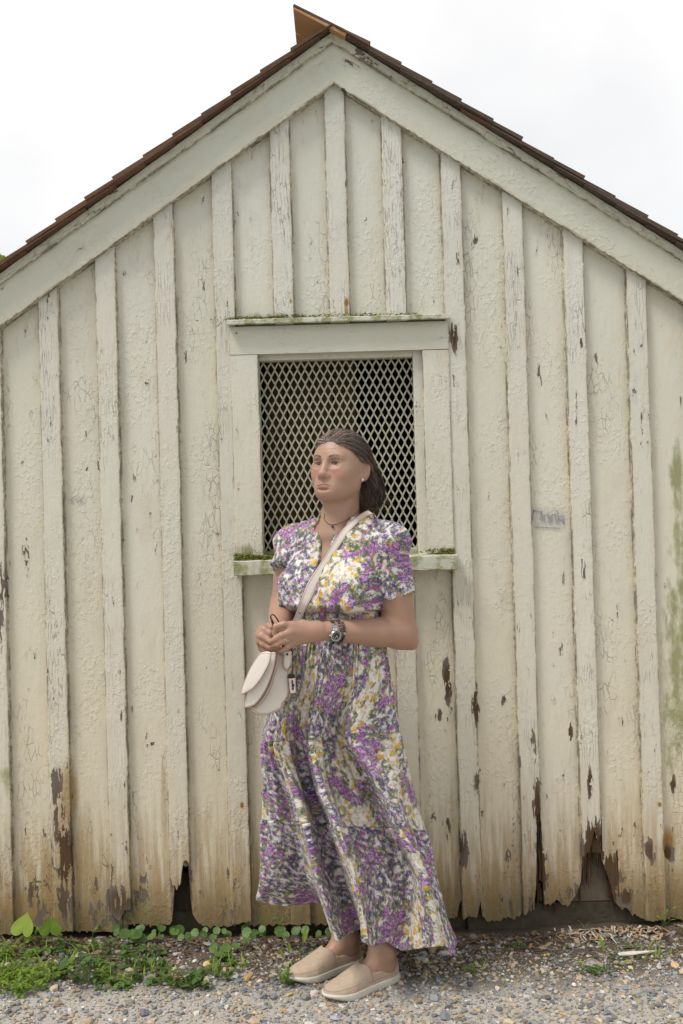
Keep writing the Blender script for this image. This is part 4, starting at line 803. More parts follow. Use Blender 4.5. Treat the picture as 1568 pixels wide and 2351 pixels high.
def foot_prims(fr, g=0.0):
    e = lambda c, r: elli(Ft(fr, *c), np.array(r) + g, fr[1]); c_ = lambda p, q, a, b: caps(Ft(fr, *p), Ft(fr, *q), a + g, b + g)
    return [(e((.040, 0, .046), (.037, .032, .040)), .02), (c_((.055, 0, .058), (.15, -.004, .040), .034, .030), .02), (e((.165, -.004, .030), (.075, .044, .030)), .02), (e((.212, -.006, .024), (.050, .036, .022)), .015), (c_((.05, 0, .045), (.1, 0, .03), .031, .032), .02)]
ankL, ankR = Ft(fL, .058, 0, .105), Ft(fR, .058, 0, .105)
kneeL, kneeR = hipL * .46 + ankL * .54 + np.array([-.03, .045, 0]), hipR * .46 + ankR * .54 + np.array([-.01, .045, 0])

# ---------------------------------------------------------------- body: one continuous surface
xs = np.concatenate([np.arange(-.27, -.21, .0035), np.arange(-.21, .09, .0020), np.arange(.09, .285, .0035)]); ys = np.concatenate([np.arange(-.70, -.64, .003), np.arange(-.64, -.37, .0020), np.arange(-.37, -.205, .003)])
zs = np.concatenate([np.arange(-.0, .30, .004), np.arange(.30, 1.02, .012), np.arange(1.02, 1.17, .0018), np.arange(1.17, 1.415, .003), np.arange(1.415, 1.74, .0017)])
B = Field(xs, ys, zs)
# legs
for h, kn, an in ((hipL, kneeL, ankL), (hipR, kneeR, ankR)):
    B.add(caps(h, kn, .058, .045), .04); B.add(caps(kn, kn * .6 + an * .4 + TF * -.012, .045, .047), .008); B.add(caps(kn * .6 + an * .4 + TF * -.012, an, .047, .034), .008)
for fr, an in ((fL, ankL), (fR, ankR)):
    B.add(caps(an, Ft(fr, .048, 0, .06), .035, .036), .02); B.add(caps(an + np.array([0, 0, -.012]), Ft(fr, .115, 0, .050), .033, .022), .02)
    for f_, k_ in foot_prims(fr, -.009): B.add(f_, k_)
    for sd in (-1, 1): B.add(elli(Ft(fr, .05, sd * .031, .088), (.013, .009, .015), fr[1]), .016)
# trunk
B.add(elli(T(-.01, -.02, .90), (.140, .095, .155), TB), .06); B.add(elli(T(0, -.01, 1.10), (.130, .098, .14), TB), .06); B.add(elli(T(0, -.01, 1.265), (.145, .105, .145), TB), .05)
B.add(caps(shL * .94 + shR * .06, shR * .94 + shL * .06, .050, .050), .05); B.add(elli(T(0, -.02, 1.385), (.10, .062, .045), TB), .045)
for a in (-.078, .078): B.add(elli(T(a, .082, 1.235), (.072, .062, .070), TB), .045)
# neck
nb = T(0, -.02, 1.385); nt = Hd(0, .022, -.055)
B.add(caps(nb, nt, .056, .051), .035)
for sd in (-1, 1): B.add(caps(T(sd * .018, .052, 1.392), Hd(sd * .052, .02, -.05), .008, .010), .022); B.add(caps(T(sd * .02, .055, 1.388), T(sd * .12, .02, 1.402), .007, .008), .018)
B.add(caps(Hd(0, -.034, -.080), T(0, .033, 1.40), .030, .030), .035)
# head
hd = [(hell((0, .012, .022), (.074, .094, .077)), .02), (hell((0, -.030, .006), (.0655, .060, .074)), .03), (hell((0, -.034, -.035), (.064, .052, .052)), .03), (hell((0, -.040, -.074), (.051, .046, .040)), .03), (hell((0, -.079, -.098), (.021, .015, .016)), .022),
      (hcap((.048, -.006, -.066), (.022, -.068, -.096), .021, .017), .028), (hcap((-.048, -.006, -.066), (-.022, -.068, -.096), .021, .017), .028), (hell((.043, -.056, -.032), (.021, .018, .020)), .025), (hell((-.043, -.056, -.032), (.021, .018, .020)), .025),
      (hcap((-.042, -.072, .0195), (.042, -.072, .0195), .010, .010), .016)]
for f_, k_ in hd: B.add(f_, k_)
for sd in (-1, 1): B.add(hell((sd * .0325, -.0965, .0010), (.0220, .0185, .0135)), .011, sub=True)
for sd in (-1, 1): B.add(hell((sd * .0325, -.0690, -.0005), (.0165, .0135, .0125)), .006)
B.add(hcap((0, -.083, .010), (0, -.1045, -.034), .0078, .0105), .011); B.add(hell((0, -.1045, -.0385), (.0135, .0112, .0100)), .008)
for sd in (-1, 1): B.add(hell((sd * .0140, -.0945, -.0425), (.0085, .0105, .0082)), .006); B.add(hell((sd * .0072, -.1010, -.0505), (.0038, .0050, .0032)), .003, sub=True)
B.add(hell((0, -.083, -.071), (.030, .0145, .021)), .018)
for sd in (-1, 1):
    B.add(hcap((sd * .0235, -.0850, -.0770), (sd * .005, -.0945, -.0712), .0022, .0036), .007); B.add(hcap((sd * .0195, -.0855, -.0795), (sd * .004, -.0932, -.0800), .0030, .0046), .007)
    B.add(hell((sd * .030, -.0805, -.086), (.007, .007, .011)), .012)
B.add(hcap((0, -.1005, -.056), (0, -.1005, -.064), .0022, .0022), .005, sub=True); B.add(hell((0, -.096, -.0885), (.017, .004, .003)), .007, sub=True)
for sd in (-1, 1):
    B.add(hell((sd * .0325, -.0870, -.0008), (.0128, .0165, .0042)), .002, sub=True)
    B.add(hell((sd * .0815, .018, -.016), (.0075, .0210, .033), sd * -.40, sd * .1), .006); B.add(hell((sd * .0895, .012, -.013), (.0090, .0115, .0195), sd * -.40), .004, sub=True); B.add(hell((sd * .0765, .006, -.044), (.007, .009, .012)), .008)
    B.add(hell((sd * .0745, -.003, -.020), (.004, .005, .006)), .004)
# arms
for sh, el, wr, el2 in ((shL, elL, wrL, J(945, 1476, -.425)), (shR, elR, wrR, J(652, 1408, -.285))):
    B.add(caps(sh, sh * .45 + el * .55, .056, .055), .03); B.add(caps(sh * .45 + el * .55, el, .055, .048), .006); B.add(caps(el, el2, .038, .022), .02)
    m_ = el * .68 + wr * .32; B.add(caps(el, m_, .0435, .0445), .02); B.add(caps(m_, wr, .0445, .0275), .006)
def finger(pts, r, k=.0032, kb=.010):
    q = [J(*p) for p in pts]
    for i in range(len(q) - 1): B.add(caps(q[i], q[i + 1], r[i], r[i + 1]), kb if i == 0 else .003)
# her left hand, over the other one
B.add(caps(wrL, J(722, 1449, -.585), .0265, .025), .006)
for (u, v, y, r) in ((672, 1437, -.605, .0135), (668, 1450, -.612, .0135), (668, 1463, -.608, .013), (674, 1475, -.600, .012)): B.add(caps(J(730, 1450 + (v - 1456) * .45, -.583), J(u, v, y), .0165, r), .014)
finger([(672, 1437, -.605), (652, 1433, -.617), (634, 1438, -.618), (630, 1455, -.612)], (.0105, .0098, .0092, .0072))
finger([(668, 1450, -.612), (646, 1459, -.622), (633, 1467, -.618), (620, 1473, -.610)], (.0105, .0098, .0088, .0068))
finger([(668, 1463, -.608), (648, 1473, -.619), (637, 1479, -.615), (626, 1482, -.606)], (.0100, .0094, .0084, .0066))
finger([(674, 1475, -.600), (660, 1486, -.611), (652, 1491, -.608), (644, 1494, -.602)], (.0092, .0084, .0076, .0062))
finger([(725, 1440, -.565), (695, 1432, -.562), (668, 1440, -.566), (650, 1450, -.572)], (.0145, .0125, .0108, .0082))
# her right hand, holding the sunglasses below
B.add(caps(wrR, J(618, 1452, -.550), .0265, .024), .006)
for (u, v, y, r) in ((603, 1446, -.566, .0125), (597, 1457, -.570, .0125), (597, 1472, -.568, .0125), (602, 1487, -.560, .0115)): B.add(caps(J(626, 1452 + (v - 1462) * .5, -.540), J(u, v, y), .016, r), .014)
finger([(603, 1446, -.566), (607, 1445, -.586), (620, 1453, -.594), (633, 1461, -.590)], (.0105, .0102, .0092, .0076))
finger([(597, 1457, -.570), (601, 1460, -.592), (615, 1468, -.599), (632, 1475, -.592)], (.0105, .0102, .0092, .0074))
finger([(597, 1472, -.568), (604, 1478, -.588), (620, 1486, -.595), (640, 1489, -.588)], (.0105, .0098, .0090, .0072))
finger([(602, 1487, -.560), (609, 1493, -.578), (622, 1496, -.584), (638, 1497, -.580)], (.0094, .0090, .0082, .0068))
finger([(620, 1443, -.545), (632, 1438, -.568), (642, 1446, -.580), (650, 1455, -.584)], (.0135, .0118, .0104, .0082))
BV, BF = nets(B.F, B.ax); BV = smooth_mesh(BV, BF, 1, .35); del B
hl = (BV - HO) @ HB.T
x_, y_, z_ = hl.T; x_ = x_ / .925; z_ = np.where(z_ > 0, z_, z_ / .90); ax_ = np.abs(x_)
col = np.tile(np.array([.36, .222, .152]), (len(BV), 1)); col *= (1 + .10 * (fbm(BV[:, 0] * 90 + BV[:, 1] * 70, BV[:, 2] * 90, 5, 3) - .5))[:, None]
def tint(m, c):
    global col; m = np.clip(m, 0, 1)[:, None]; col = col * (1 - m) + np.array(c) * m
def crease(pts, depth, wid, out=0.0):
    d2 = np.full(len(BV), 1e9); q = np.array(pts, float)
    for p0, p1 in zip(q[:-1], q[1:]):
        e = p1 - p0; t = np.clip(((ax_ - p0[0]) * e[0] + (z_ - p0[1]) * e[1]) / (e @ e), 0, 1); d2 = np.minimum(d2, (ax_ - p0[0] - t * e[0]) ** 2 + (z_ - p0[1] - t * e[1]) ** 2)
    return depth * np.exp(-d2 / wid ** 2) * (y_ < -.035)
dsp = crease([(.0185, -.040), (.025, -.052), (.031, -.068)], .0016, .0032) + crease([(.0265, -.080), (.029, -.090)], .0008, .0034) + crease([(0, -.0750), (.012, -.0752), (.0205, -.0775)], .0020, .0016) + crease([(.023, -.0785), (.0235, -.080)], .0010, .003)
dsp += crease([(.020, -.0125), (.032, -.0165), (.044, -.012)], .0010, .0026) + crease([(.018, .0085), (.030, .0105), (.044, .0085)], .0011, .0018) + crease([(0, .040), (.035, .042)], .0005, .002) + crease([(0, .050), (.032, .052)], .0004, .002) + crease([(.006, .016), (.0055, .027)], .0006, .0016) + crease([(0, -.057), (0, -.066)], .0010, .0026)
dsp -= crease([(.030, -.021), (.040, -.021)], .0010, .006) + crease([(.020, .0215), (.045, .021)], .0012, .005)
BV = BV + HB[1] * dsp[:, None]
tint((BV[:, 2] > 1.40) * .35, (.42, .26, .19))
face = (z_ > -.16) & (z_ < .12) & (y_ < .06) & (ax_ < .1)
g_ = lambda cx, cz, sx, sz: np.exp(-(((ax_ - cx) / sx) ** 2 + ((z_ - cz) / sz) ** 2)) * face * (y_ < -.0)
tint(.55 * g_(.042, -.034, .019, .016), (.50, .20, .17)); tint(.45 * g_(0, -.040, .014, .013), (.52, .23, .19)); tint(.25 * g_(0, -.10, .02, .016), (.52, .26, .21)); tint(.62 * g_(.032, -.008, .017, .007), (.27, .15, .13)); tint(.7 * g_(.0325, .0075, .016, .0060), (.27, .15, .125))
lipm = (ax_ < .0205) & (y_ < -.082); zc = -.0750 - .0034 * np.clip(ax_ / .024, 0, 1.2) ** 2
up_ = sstep(0, .0012, z_ - zc) * sstep(.0076, .0054, z_ - zc + ax_ * .16) ; lo_ = sstep(0, .0012, zc - z_) * sstep(.0095, .0072, zc - z_ + ax_ * .2)
tint(np.maximum(up_, lo_) * lipm * .75, (.34, .125, .115)); tint(np.exp(-((z_ - zc) / .0012) ** 2) * (ax_ < .0215) * (y_ < -.08) * .7, (.16, .05, .045))
bz = .0200 + .006 * np.sin(np.clip((ax_ - .014) / .034, 0, 1) * 2.4) - .0015; tint(sstep(.0042, .0016, np.abs(z_ - bz)) * sstep(.012, .018, ax_) * sstep(.051, .044, ax_) * (y_ < -.04) * face * .88, (.06, .036, .028))
ez = -.0008 + .0048 * np.sqrt(np.clip(1 - ((ax_ - .0325) / .0145) ** 2, 0, 1)); tint(np.exp(-((z_ - ez - .0004) / .0021) ** 2) * (np.abs(ax_ - .0325) < .0145) * (y_ < -.055) * .95, (.06, .035, .03))
ez2 = -.0008 - .0046 * np.sqrt(np.clip(1 - ((ax_ - .0325) / .0140) ** 2, 0, 1)); tint(np.exp(-((z_ - ez2) / .0012) ** 2) * (np.abs(ax_ - .0325) < .0140) * (y_ < -.06) * .4, (.16, .08, .07))
knuck = np.zeros(len(BV))
for q in ((634, 1438, -.618), (646, 1459, -.622), (648, 1473, -.619), (660, 1486, -.611), (607, 1445, -.586), (601, 1460, -.592), (604, 1478, -.588), (609, 1493, -.578), (672, 1437, -.605), (668, 1450, -.612), elL + np.array([.03, 0, -.03])):
    p = J(*q) if isinstance(q, tuple) else q; knuck = np.maximum(knuck, np.exp(-(((BV - p) ** 2).sum(1)) / (.011 if isinstance(q, tuple) else .03) ** 2))
tint(knuck * .35, (.50, .23, .18))
hands = (BV[:, 2] > 1.0) & (BV[:, 2] < 1.2); tint(hands * .3, (.45, .245, .18)); 
k = NT('skin'); c = k.attr('col', 'Color'); n_ = k.noise(k.pos, 120., 4, .6); frk = k.mr(k.noise(k.pos, 210., 2), .68, .76)
c = k.mix(k.math('MULTIPLY', frk, .22), c, (.30, .15, .10)); c = k.mix(k.mr(n_, .35, .65, 0, .10), c, (.50, .24, .18))
k.set(Base_Color=c, Roughness=k.mr(n_, .3, .7, .40, .55), Specular_IOR_Level=.5, Subsurface_Weight=.12, Subsurface_Scale=.004, Normal=k.bump(k.noise(k.pos, 900., 3), .35, .0006)); k.b.inputs['Subsurface Radius'].default_value = (1., .35, .2); M['skin'] = k.m
person = tag(empty('person', (float(TO[0]), float(TO[1]), 0)), 'woman in a long floral dress standing before the shed, holding her hands together', 'person')
def kid(o, par=None):
    o.parent = par or person; o.matrix_parent_inverse = Matrix.Translation((-person.location.x, -person.location.y, 0)) if par is None else Matrix.Identity(4); return o
body = kid(obj('body', mesh_from('body', BV, [BF], {'col': col}, smooth=True), M['skin']))
from mathutils.bvhtree import BVHTree
def bvh(V, F): return BVHTree.FromPolygons([tuple(v) for v in V.tolist()], F.tolist())
body_bvh = bvh(BV, BF)
CAMP = np.array([0, -CAM_D, CAM_H])
def hit(tree_, u, v, off=0.0, dflt=-.5):
    d = P(u, v, 0.) - CAMP; d /= np.linalg.norm(d); r = tree_.ray_cast(Vector(CAMP), Vector(d)); 
    return np.array(r[0]) - d * off if r[0] is not None else P(u, v, dflt)
# eyes
k = NT('eye_white'); tcn = k.n.new('ShaderNodeTexCoord').outputs['Object']; r_ = k.vmath('LENGTH', k.vmath('MULTIPLY', tcn, (1, 0, 1))).node.outputs['Value']; yy_ = k.sep(tcn)[1]
c = k.mix(k.mr(r_, .0062, .0056), (.50, .44, .40), k.mix(k.mr(r_, .0056, .003), (.010, .011, .011), (.055, .062, .060))); c = k.mix(k.mr(r_, .0027, .0024), c, (.004, .004, .004)); k.set(Base_Color=c, Roughness=.08, Coat_Weight=.5); M['eye'] = k.m
v_, f_ = ico(3)
for sd in (-1, 1):
    me = mesh_from('eye', v_ * .0122, [f_], smooth=True); e_ = obj('eye', me, M['eye'], person)
    gaze = Vector(HB.T @ np.array([0.06, -1, .02])).normalized(); Rm = gaze.to_track_quat('-Y', 'Z').to_matrix().to_4x4(); p = Hd(sd * .0325, -.0690, -.0008)
    e_.matrix_parent_inverse = Matrix.Translation((-person.location.x, -person.location.y, 0)); e_.matrix_basis = Matrix.Translation(Vector(p)) @ Rm
# ================================================================ hair
HXs = np.arange(-.11, .115, .003); HYs = np.arange(-.11, .15, .003); HZs = np.arange(-.19, .135, .003)
Hf = Field(HXs, HYs, HZs)                       # in head-local axes
Hf.add(elli((0, .016, .0245), (.0785, .0975, .0815)), .02); Hf.add(elli((0, .048, .0), (.073, .060, .078)), .02); Hf.add(elli((0, -.018, .062), (.060, .052, .034)), .03)
Hf.add(elli((.020, .086, -.078), (.074, .046, .060)), .025); Hf.add(elli((.066, .074, -.084), (.032, .038, .044)), .02); Hf.add(elli((-.040, .066, -.08), (.034, .036, .052)), .02); Hf.add(elli((.045, .080, -.03), (.036, .030, .04)), .03)
hz = [-.2, -.10, -.055, -.03, -.012, .002, .010, .017, .027, .038, .048, .055, .063, .2]; hy = [.045, .044, .045, .044, .043, .036, .004, -.020, -.036, -.050, -.064, -.080, -.12, -.2]
Hmask = (np.interp(HZs, hz, hy)[None, None, :] + 0 * HXs[:, None, None] + .010 * (1 - (HXs / .05) ** 2)[:, None, None] * (HZs > .03)[None, None, :] * 0) - HYs[None, :, None] + .0035
kk = .006; A = Hf.F; h = np.clip(.5 + .5 * (Hmask - A) / kk, 0, 1); Hf.F = (A * (1 - h) + Hmask * h + kk * h * (1 - h)).astype(np.float32)
Hf.F += (.0105 * (fbm(HXs[:, None, None] * 38 + HZs[None, None, :] * 12, HYs[None, :, None] * 16 + HZs[None, None, :] * 22, 78, 2) - .5)).astype(np.float32)
HV, HF_ = nets(Hf.F, Hf.ax); HV = smooth_mesh(HV, HF_, 2, .5)
GF_ = np.gradient(Hf.F.astype(float), .003)
def sample(arr, p):
    q = (p - np.array([HXs[0], HYs[0], HZs[0]])) / .003; q = np.clip(q, 0, np.array(arr.shape) - 1.001); i = q.astype(int); f = q - i; r = 0
    for dx in (0, 1):
        for dy in (0, 1):
            for dz in (0, 1): r = r + (f[:, 0] if dx else 1 - f[:, 0]) * (f[:, 1] if dy else 1 - f[:, 1]) * (f[:, 2] if dz else 1 - f[:, 2]) * arr[i[:, 0] + dx, i[:, 1] + dy, i[:, 2] + dz]
    return r
k = NT('hair_strand'); c = k.attr('col', 'Color'); k.set(Base_Color=c, Roughness=.48, Specular_IOR_Level=.35); M['hair'] = k.m
base_c = np.array([.078, .048, .036])
hr = np.random.default_rng(5)
def strands(n, root, steps, step, lift, wild=0., rad=.0007):
    p = root.copy(); tr = [p.copy()]; n = len(p); off = hr.uniform(.0003, lift, n); seed_ = hr.uniform(0, 50, n); wv = hr.normal(0, 1, (n, 3)) * wild
    for s in range(steps):
        below = sstep(.02, -.05, p[:, 2]) * sstep(.01, .05, p[:, 1]); back = np.stack([0 * p[:, 0] + .10 * np.sign(p[:, 0]), 1.0 + 0 * p[:, 0], -.25 - 1.6 * np.clip(p[:, 1] + .02, 0, .2) * 6], -1)
        down = np.stack([.42 * np.sin(p[:, 2] * 62 + np.floor(seed_ / 6)) + .12, .10 - 1.1 * sstep(-.10, -.15, p[:, 2]), -1.0 + 0 * p[:, 0]], -1)
        d = back * (1 - below)[:, None] + down * below[:, None] + wv; d[:, 0] += .25 * np.sin(seed_ + s * .35) * .5
        g = np.stack([sample(GF_[i], p) for i in range(3)], -1); g /= np.linalg.norm(g, axis=1, keepdims=True) + 1e-9
        d = d - g * (d * g).sum(1, keepdims=True) * (1 if wild == 0 else .6); d /= np.linalg.norm(d, axis=1, keepdims=True) + 1e-9
        p = p + d * step
        if wild == 0 or s < 5: p = p - g * ((sample(Hf.F, p) - off) * .8)[:, None]
        tr.append(p.copy())
    q = np.stack(tr, 1); t_ = np.arange(q.shape[1])[None, :] / q.shape[1]; ph_ = np.floor(seed_ / 4)[:, None]; am = .0030 * np.clip(t_ * 2, 0, 1) * (q[:, :, 2] < .05)
    q[:, :, 0] += am * np.sin(t_ * 11 + ph_ * 1.7); q[:, :, 1] += am * np.cos(t_ * 9 + ph_ * 2.3); return q
nrm_ok = HV[:, 1] > -.2
w_ = hr.uniform(0, 1, len(HV)); root = HV[hr.choice(len(HV), 3600, replace=False)]
front = HV[(np.abs(HV[:, 1] - np.interp(HV[:, 2], hz, hy)) < .012) & (HV[:, 2] > -.02)]; root2 = front[hr.choice(len(front), 3300)] + hr.normal(0, .0028, (3300, 3))
crown_ = HV[HV[:, 2] > .03]; root3 = crown_[hr.choice(len(crown_), 420)]; bobp = HV[(HV[:, 2] < -.05) & (HV[:, 1] > .05)]; root4 = bobp[hr.choice(len(bobp), 600)]
sets = [(strands(0, root, 12, .0075, .0068), .00052), (strands(0, root2, 16, .0075, .0050), .00045), (strands(0, root3, 9, .009, .004, .40), .0004), (strands(0, root4, 11, .008, .004, .65), .00042)]
Vs, Fs, Cs, c0 = [], [], [], 0
for tr, rad in sets:
    n, m, _ = tr.shape; t = np.gradient(tr, axis=1); t /= np.linalg.norm(t, axis=2, keepdims=True) + 1e-9; ref = np.array([.3, .2, .93]); u = np.cross(t, ref); u /= np.linalg.norm(u, axis=2, keepdims=True) + 1e-9; w = np.cross(t, u)
    rr = (rad * (1 - .6 * np.linspace(0, 1, m) ** 2))[None, :, None]; ring = [tr + (math.cos(a) * u + math.sin(a) * w) * rr for a in (0, 2.094, 4.189)]
    V = np.stack(ring, 2); Vs.append(V.reshape(-1, 3)); i = (np.arange(n)[:, None, None] * m * 3 + np.arange(m - 1)[None, :, None] * 3 + np.arange(3)[None, None, :]); j = np.roll(i, -1, axis=2); Fs.append((np.stack([i, j, j + 3, i + 3], -1)).reshape(-1, 4) + c0); c0 += n * m * 3
    gry = np.maximum(sstep(.03, -.06, tr[:, 0, 1]) * sstep(-.01, .03, tr[:, 0, 2]), .5 * sstep(.03, .08, tr[:, 0, 2])); clump = fbm(tr[:, 0, 0] * 95 + tr[:, 0, 2] * 60, tr[:, 0, 1] * 30 + tr[:, 0, 2] * 25, 77, 2)[:, None]; cc = base_c * hr.uniform(.6, 1.6, (n, 1)) * np.clip(.25 + 2.9 * (clump - .25), .3, 2.4); light = hr.uniform(0, 1, n) < (.10 + .62 * gry); cc = np.where(light[:, None], np.array([.30, .245, .21]) * hr.uniform(.5, 1.3, (n, 1)) * np.clip(.5 + 2 * (clump - .25), .5, 1.5), cc * (1 + 1.6 * gry[:, None])); Cs.append(np.repeat(cc, m * 3, 0))
HVw = HV @ HB + HO
hcol = np.tile(base_c * .7, (len(HV), 1)); hm = sstep(-.0, -.08, HV[:, 1])[:, None]; hcol = hcol * (1 - hm) + np.array([.060, .042, .034]) * hm
hair = kid(obj('hair', mesh_from('hair', np.vstack([HVw, np.vstack(Vs) @ HB + HO]), [np.concatenate([HF_, np.concatenate(Fs) + len(HV)]).astype(np.int32)], {'col': np.vstack([hcol, np.vstack(Cs)])}, smooth=True), M['hair']))
# earring and necklace
M['pearl'] = flat_mat('pearl', (.75, .72, .62), .12, Coat_Weight=.6); M['steel'] = flat_mat('steel', (.62, .62, .63), .22, 1.0); M['dkmetal'] = flat_mat('dark_bead', (.06, .08, .10), .15, .3); M['cord'] = flat_mat('necklace_cord', (.09, .06, .045), .5)
v1, f1 = ico(2)
kid(obj('earring', mesh_from('earring', v1 * .0042 + Hd(.087, -.001, -.049), [f1], smooth=True), M['pearl']))
nk = [(745, 1178), (744, 1190), (748, 1198), (755, 1203), (763, 1205), (775, 1203), (790, 1197), (805, 1188), (818, 1178), (824, 1170)]
q = np.array([hit(body_bvh, u, v, .0012) for u, v in nk]); tt = np.linspace(0, 1, 40); q = np.stack([np.interp(tt, np.linspace(0, 1, len(q)), q[:, i]) for i in range(3)], -1)
mb = MB(); mb.tube(q, .0009, 5); neck = kid(mb.build('necklace', M['cord'], None, True))
pd = hit(body_bvh, 763, 1208, .004); obj('pendant', mesh_from('pendant', v1 * np.array([.0042, .0042, .0055]) + pd, [f1], smooth=True), M['dkmetal'], neck)

# ================================================================ the printed cotton
TS, TN = .46, 640                                # repeat of the print, in metres, and its samples
pr = np.random.default_rng(21)
PRN = np.tile(np.array([.70, .67, .645]), (TN, TN, 1))
def dab(cx, cy, a, b, th, c, alpha=1., edge=.25):
    r = max(a, b) * 1.15; s = TN / TS; i0, i1 = int((cx - r) * s) - 1, int((cx + r) * s) + 2; j0, j1 = int((cy - r) * s) - 1, int((cy + r) * s) + 2
    I, Jx = np.meshgrid(np.arange(i0, i1), np.arange(j0, j1), indexing='ij'); x = (I + .5) / s - cx; y = (Jx + .5) / s - cy; u = (x * math.cos(th) + y * math.sin(th)) / a; v = (-x * math.sin(th) + y * math.cos(th)) / b
    m = sstep(1., 1 - edge, np.sqrt(u * u + v * v))[..., None] * alpha; ii, jj = I % TN, Jx % TN; PRN[ii, jj] = PRN[ii, jj] * (1 - m) + np.array(c) * m
def line(x0, y0, x1, y1, w, c, alpha=1.): dab((x0 + x1) / 2, (y0 + y1) / 2, math.hypot(x1 - x0, y1 - y0) / 2 + w, w, math.atan2(y1 - y0, x1 - x0), c, alpha, .4)
VIO, PUR, MAG, YEL, OCH, GRN, GRN2, INK, PLUM, LIL = (.075, .035, .19), (.13, .03, .17), (.31, .065, .31), (.62, .38, .03), (.36, .19, .015), (.085, .115, .055), (.15, .19, .09), (.10, .085, .07), (.07, .012, .10), (.50, .30, .56)
def leafspray(x, y, th, n=7, L=.012, c=GRN):
    for i in range(n):
        t = i / n; px, py = x + math.cos(th) * t * L * 3.4, y + math.sin(th) * t * L * 3.4
        for sd in (-1, 1): a = th + sd * (.55 + .2 * pr.random()); l = L * (1 - .45 * t) * pr.uniform(.8, 1.15); dab(px + math.cos(a) * l * .6, py + math.sin(a) * l * .6, l * .62, .0017, a, c if pr.random() < .7 else GRN2, .95)
    line(x, y, x + math.cos(th) * L * 3.4, y + math.sin(th) * L * 3.4, .0008, c)
def daisy(x, y, r, c, ctr, n=11):
    for i in range(n): a = i * 6.283 / n + pr.uniform(-.1, .1); dab(x + math.cos(a) * r * .58, y + math.sin(a) * r * .58, r * .46, r * .15, a, c if pr.random() < .65 else LIL, .9)
    dab(x, y, r * .30, r * .30, 0, ctr)
def peony(x, y, r, c1, c2, c3):
    dab(x, y, r * 1.02, r * .98, 0, LIL if c1 is MAG else c1, .8, .5)
    for i in range(34): a = pr.uniform(0, 6.283); q = r * math.sqrt(pr.random()) * .92; dab(x + math.cos(a) * q, y + math.sin(a) * q, r * pr.uniform(.14, .28), r * pr.uniform(.08, .15), a + 1.57 + pr.normal(0, .4), (c1, c2, c3)[pr.integers(0, 3)], .85)
def star(x, y, r, c=VIO):
    a0 = pr.uniform(0, 6.28)
    for i in range(5): a = a0 + i * 1.2566 + pr.uniform(-.15, .15); dab(x + math.cos(a) * r * .5, y + math.sin(a) * r * .5, r * .55, r * .17, a, c, .95)
def wdaisy(x, y, r):
    for i in range(9): a = i * .698; line(x + math.cos(a) * r * .4, y + math.sin(a) * r * .4, x + math.cos(a) * r, y + math.sin(a) * r, r * .09, (.42, .40, .40), .6)
    dab(x, y, r * .42, r * .38, 0, YEL if pr.random() < .7 else OCH)
def outline_leaf(x, y, th, L):
    for sd in (-1, 1): line(x, y, x + math.cos(th + sd * .3) * L * .6, y + math.sin(th + sd * .3) * L * .6, .0006, INK, .75); line(x + math.cos(th + sd * .3) * L * .6, y + math.sin(th + sd * .3) * L * .6, x + math.cos(th) * L, y + math.sin(th) * L, .0006, INK, .75)
def zone(x, y): return fbm(x * 9.5 + 3, y * 9.5, 91, 2), fbm(x * 9.5 + 60, y * 9.5 + 9, 92, 2)
cells = [(i, j) for i in range(26) for j in range(26)]; pr.shuffle(cells); h_ = TS / 26
LAY = [[], [], [], []]
for _ in range(900): dab(pr.uniform(0, TS), pr.uniform(0, TS), pr.uniform(.003, .009), pr.uniform(.001, .003), pr.uniform(0, 3.1), (.50, .47, .47) if pr.random() < .6 else (.52, .44, .55), .5, .6)
for _ in range(700): outline_leaf(pr.uniform(0, TS), pr.uniform(0, TS), pr.uniform(0, 6.28), pr.uniform(.008, .015))
for (i, j) in cells:
    x, y = (i + pr.uniform(.1, .9)) * h_, (j + pr.uniform(.1, .9)) * h_; za, zb_ = (float(q) for q in zone(abs(x - TS / 2), abs(y - TS / 2) * 1.0 + .3 * (x > TS / 2))); r = pr.random()
    if za > .615:                                   # ochre bouquets over pale yellow drawn leaves
        LAY[0].append(('yb', x, y)); 
        if r < .17: LAY[3].append(('yp', x, y))
        elif r < .38: LAY[1].append(('gl', x, y))
        else: LAY[1].append(('ol', x, y))
    elif zb_ > .47:                                # magenta and purple bouquets with sage leaves
        LAY[1] += [('gl', x, y), ('gl', x + .006, y + .006)] if r < .8 else []; LAY[2].append(('wd', x + .007, y)) if r < .8 else LAY[2].append(('st', x, y))
        if r < .22: LAY[3].append(('pp', x, y))
        elif r < .48: LAY[3].append(('md', x, y))
        elif r < .6: LAY[2].append(('wd', x, y))
    else:                                          # violet sprigs with small daisies
        LAY[2].append(('st', x, y)); LAY[2] += [('st', x + .008, y + .007)] if r < .5 else []
        if r < .45: LAY[2].append(('wd', x + .006, y - .009))
        if r > .4: LAY[1].append(('gl', x, y))
        if r > .93: LAY[3].append(('md', x, y))
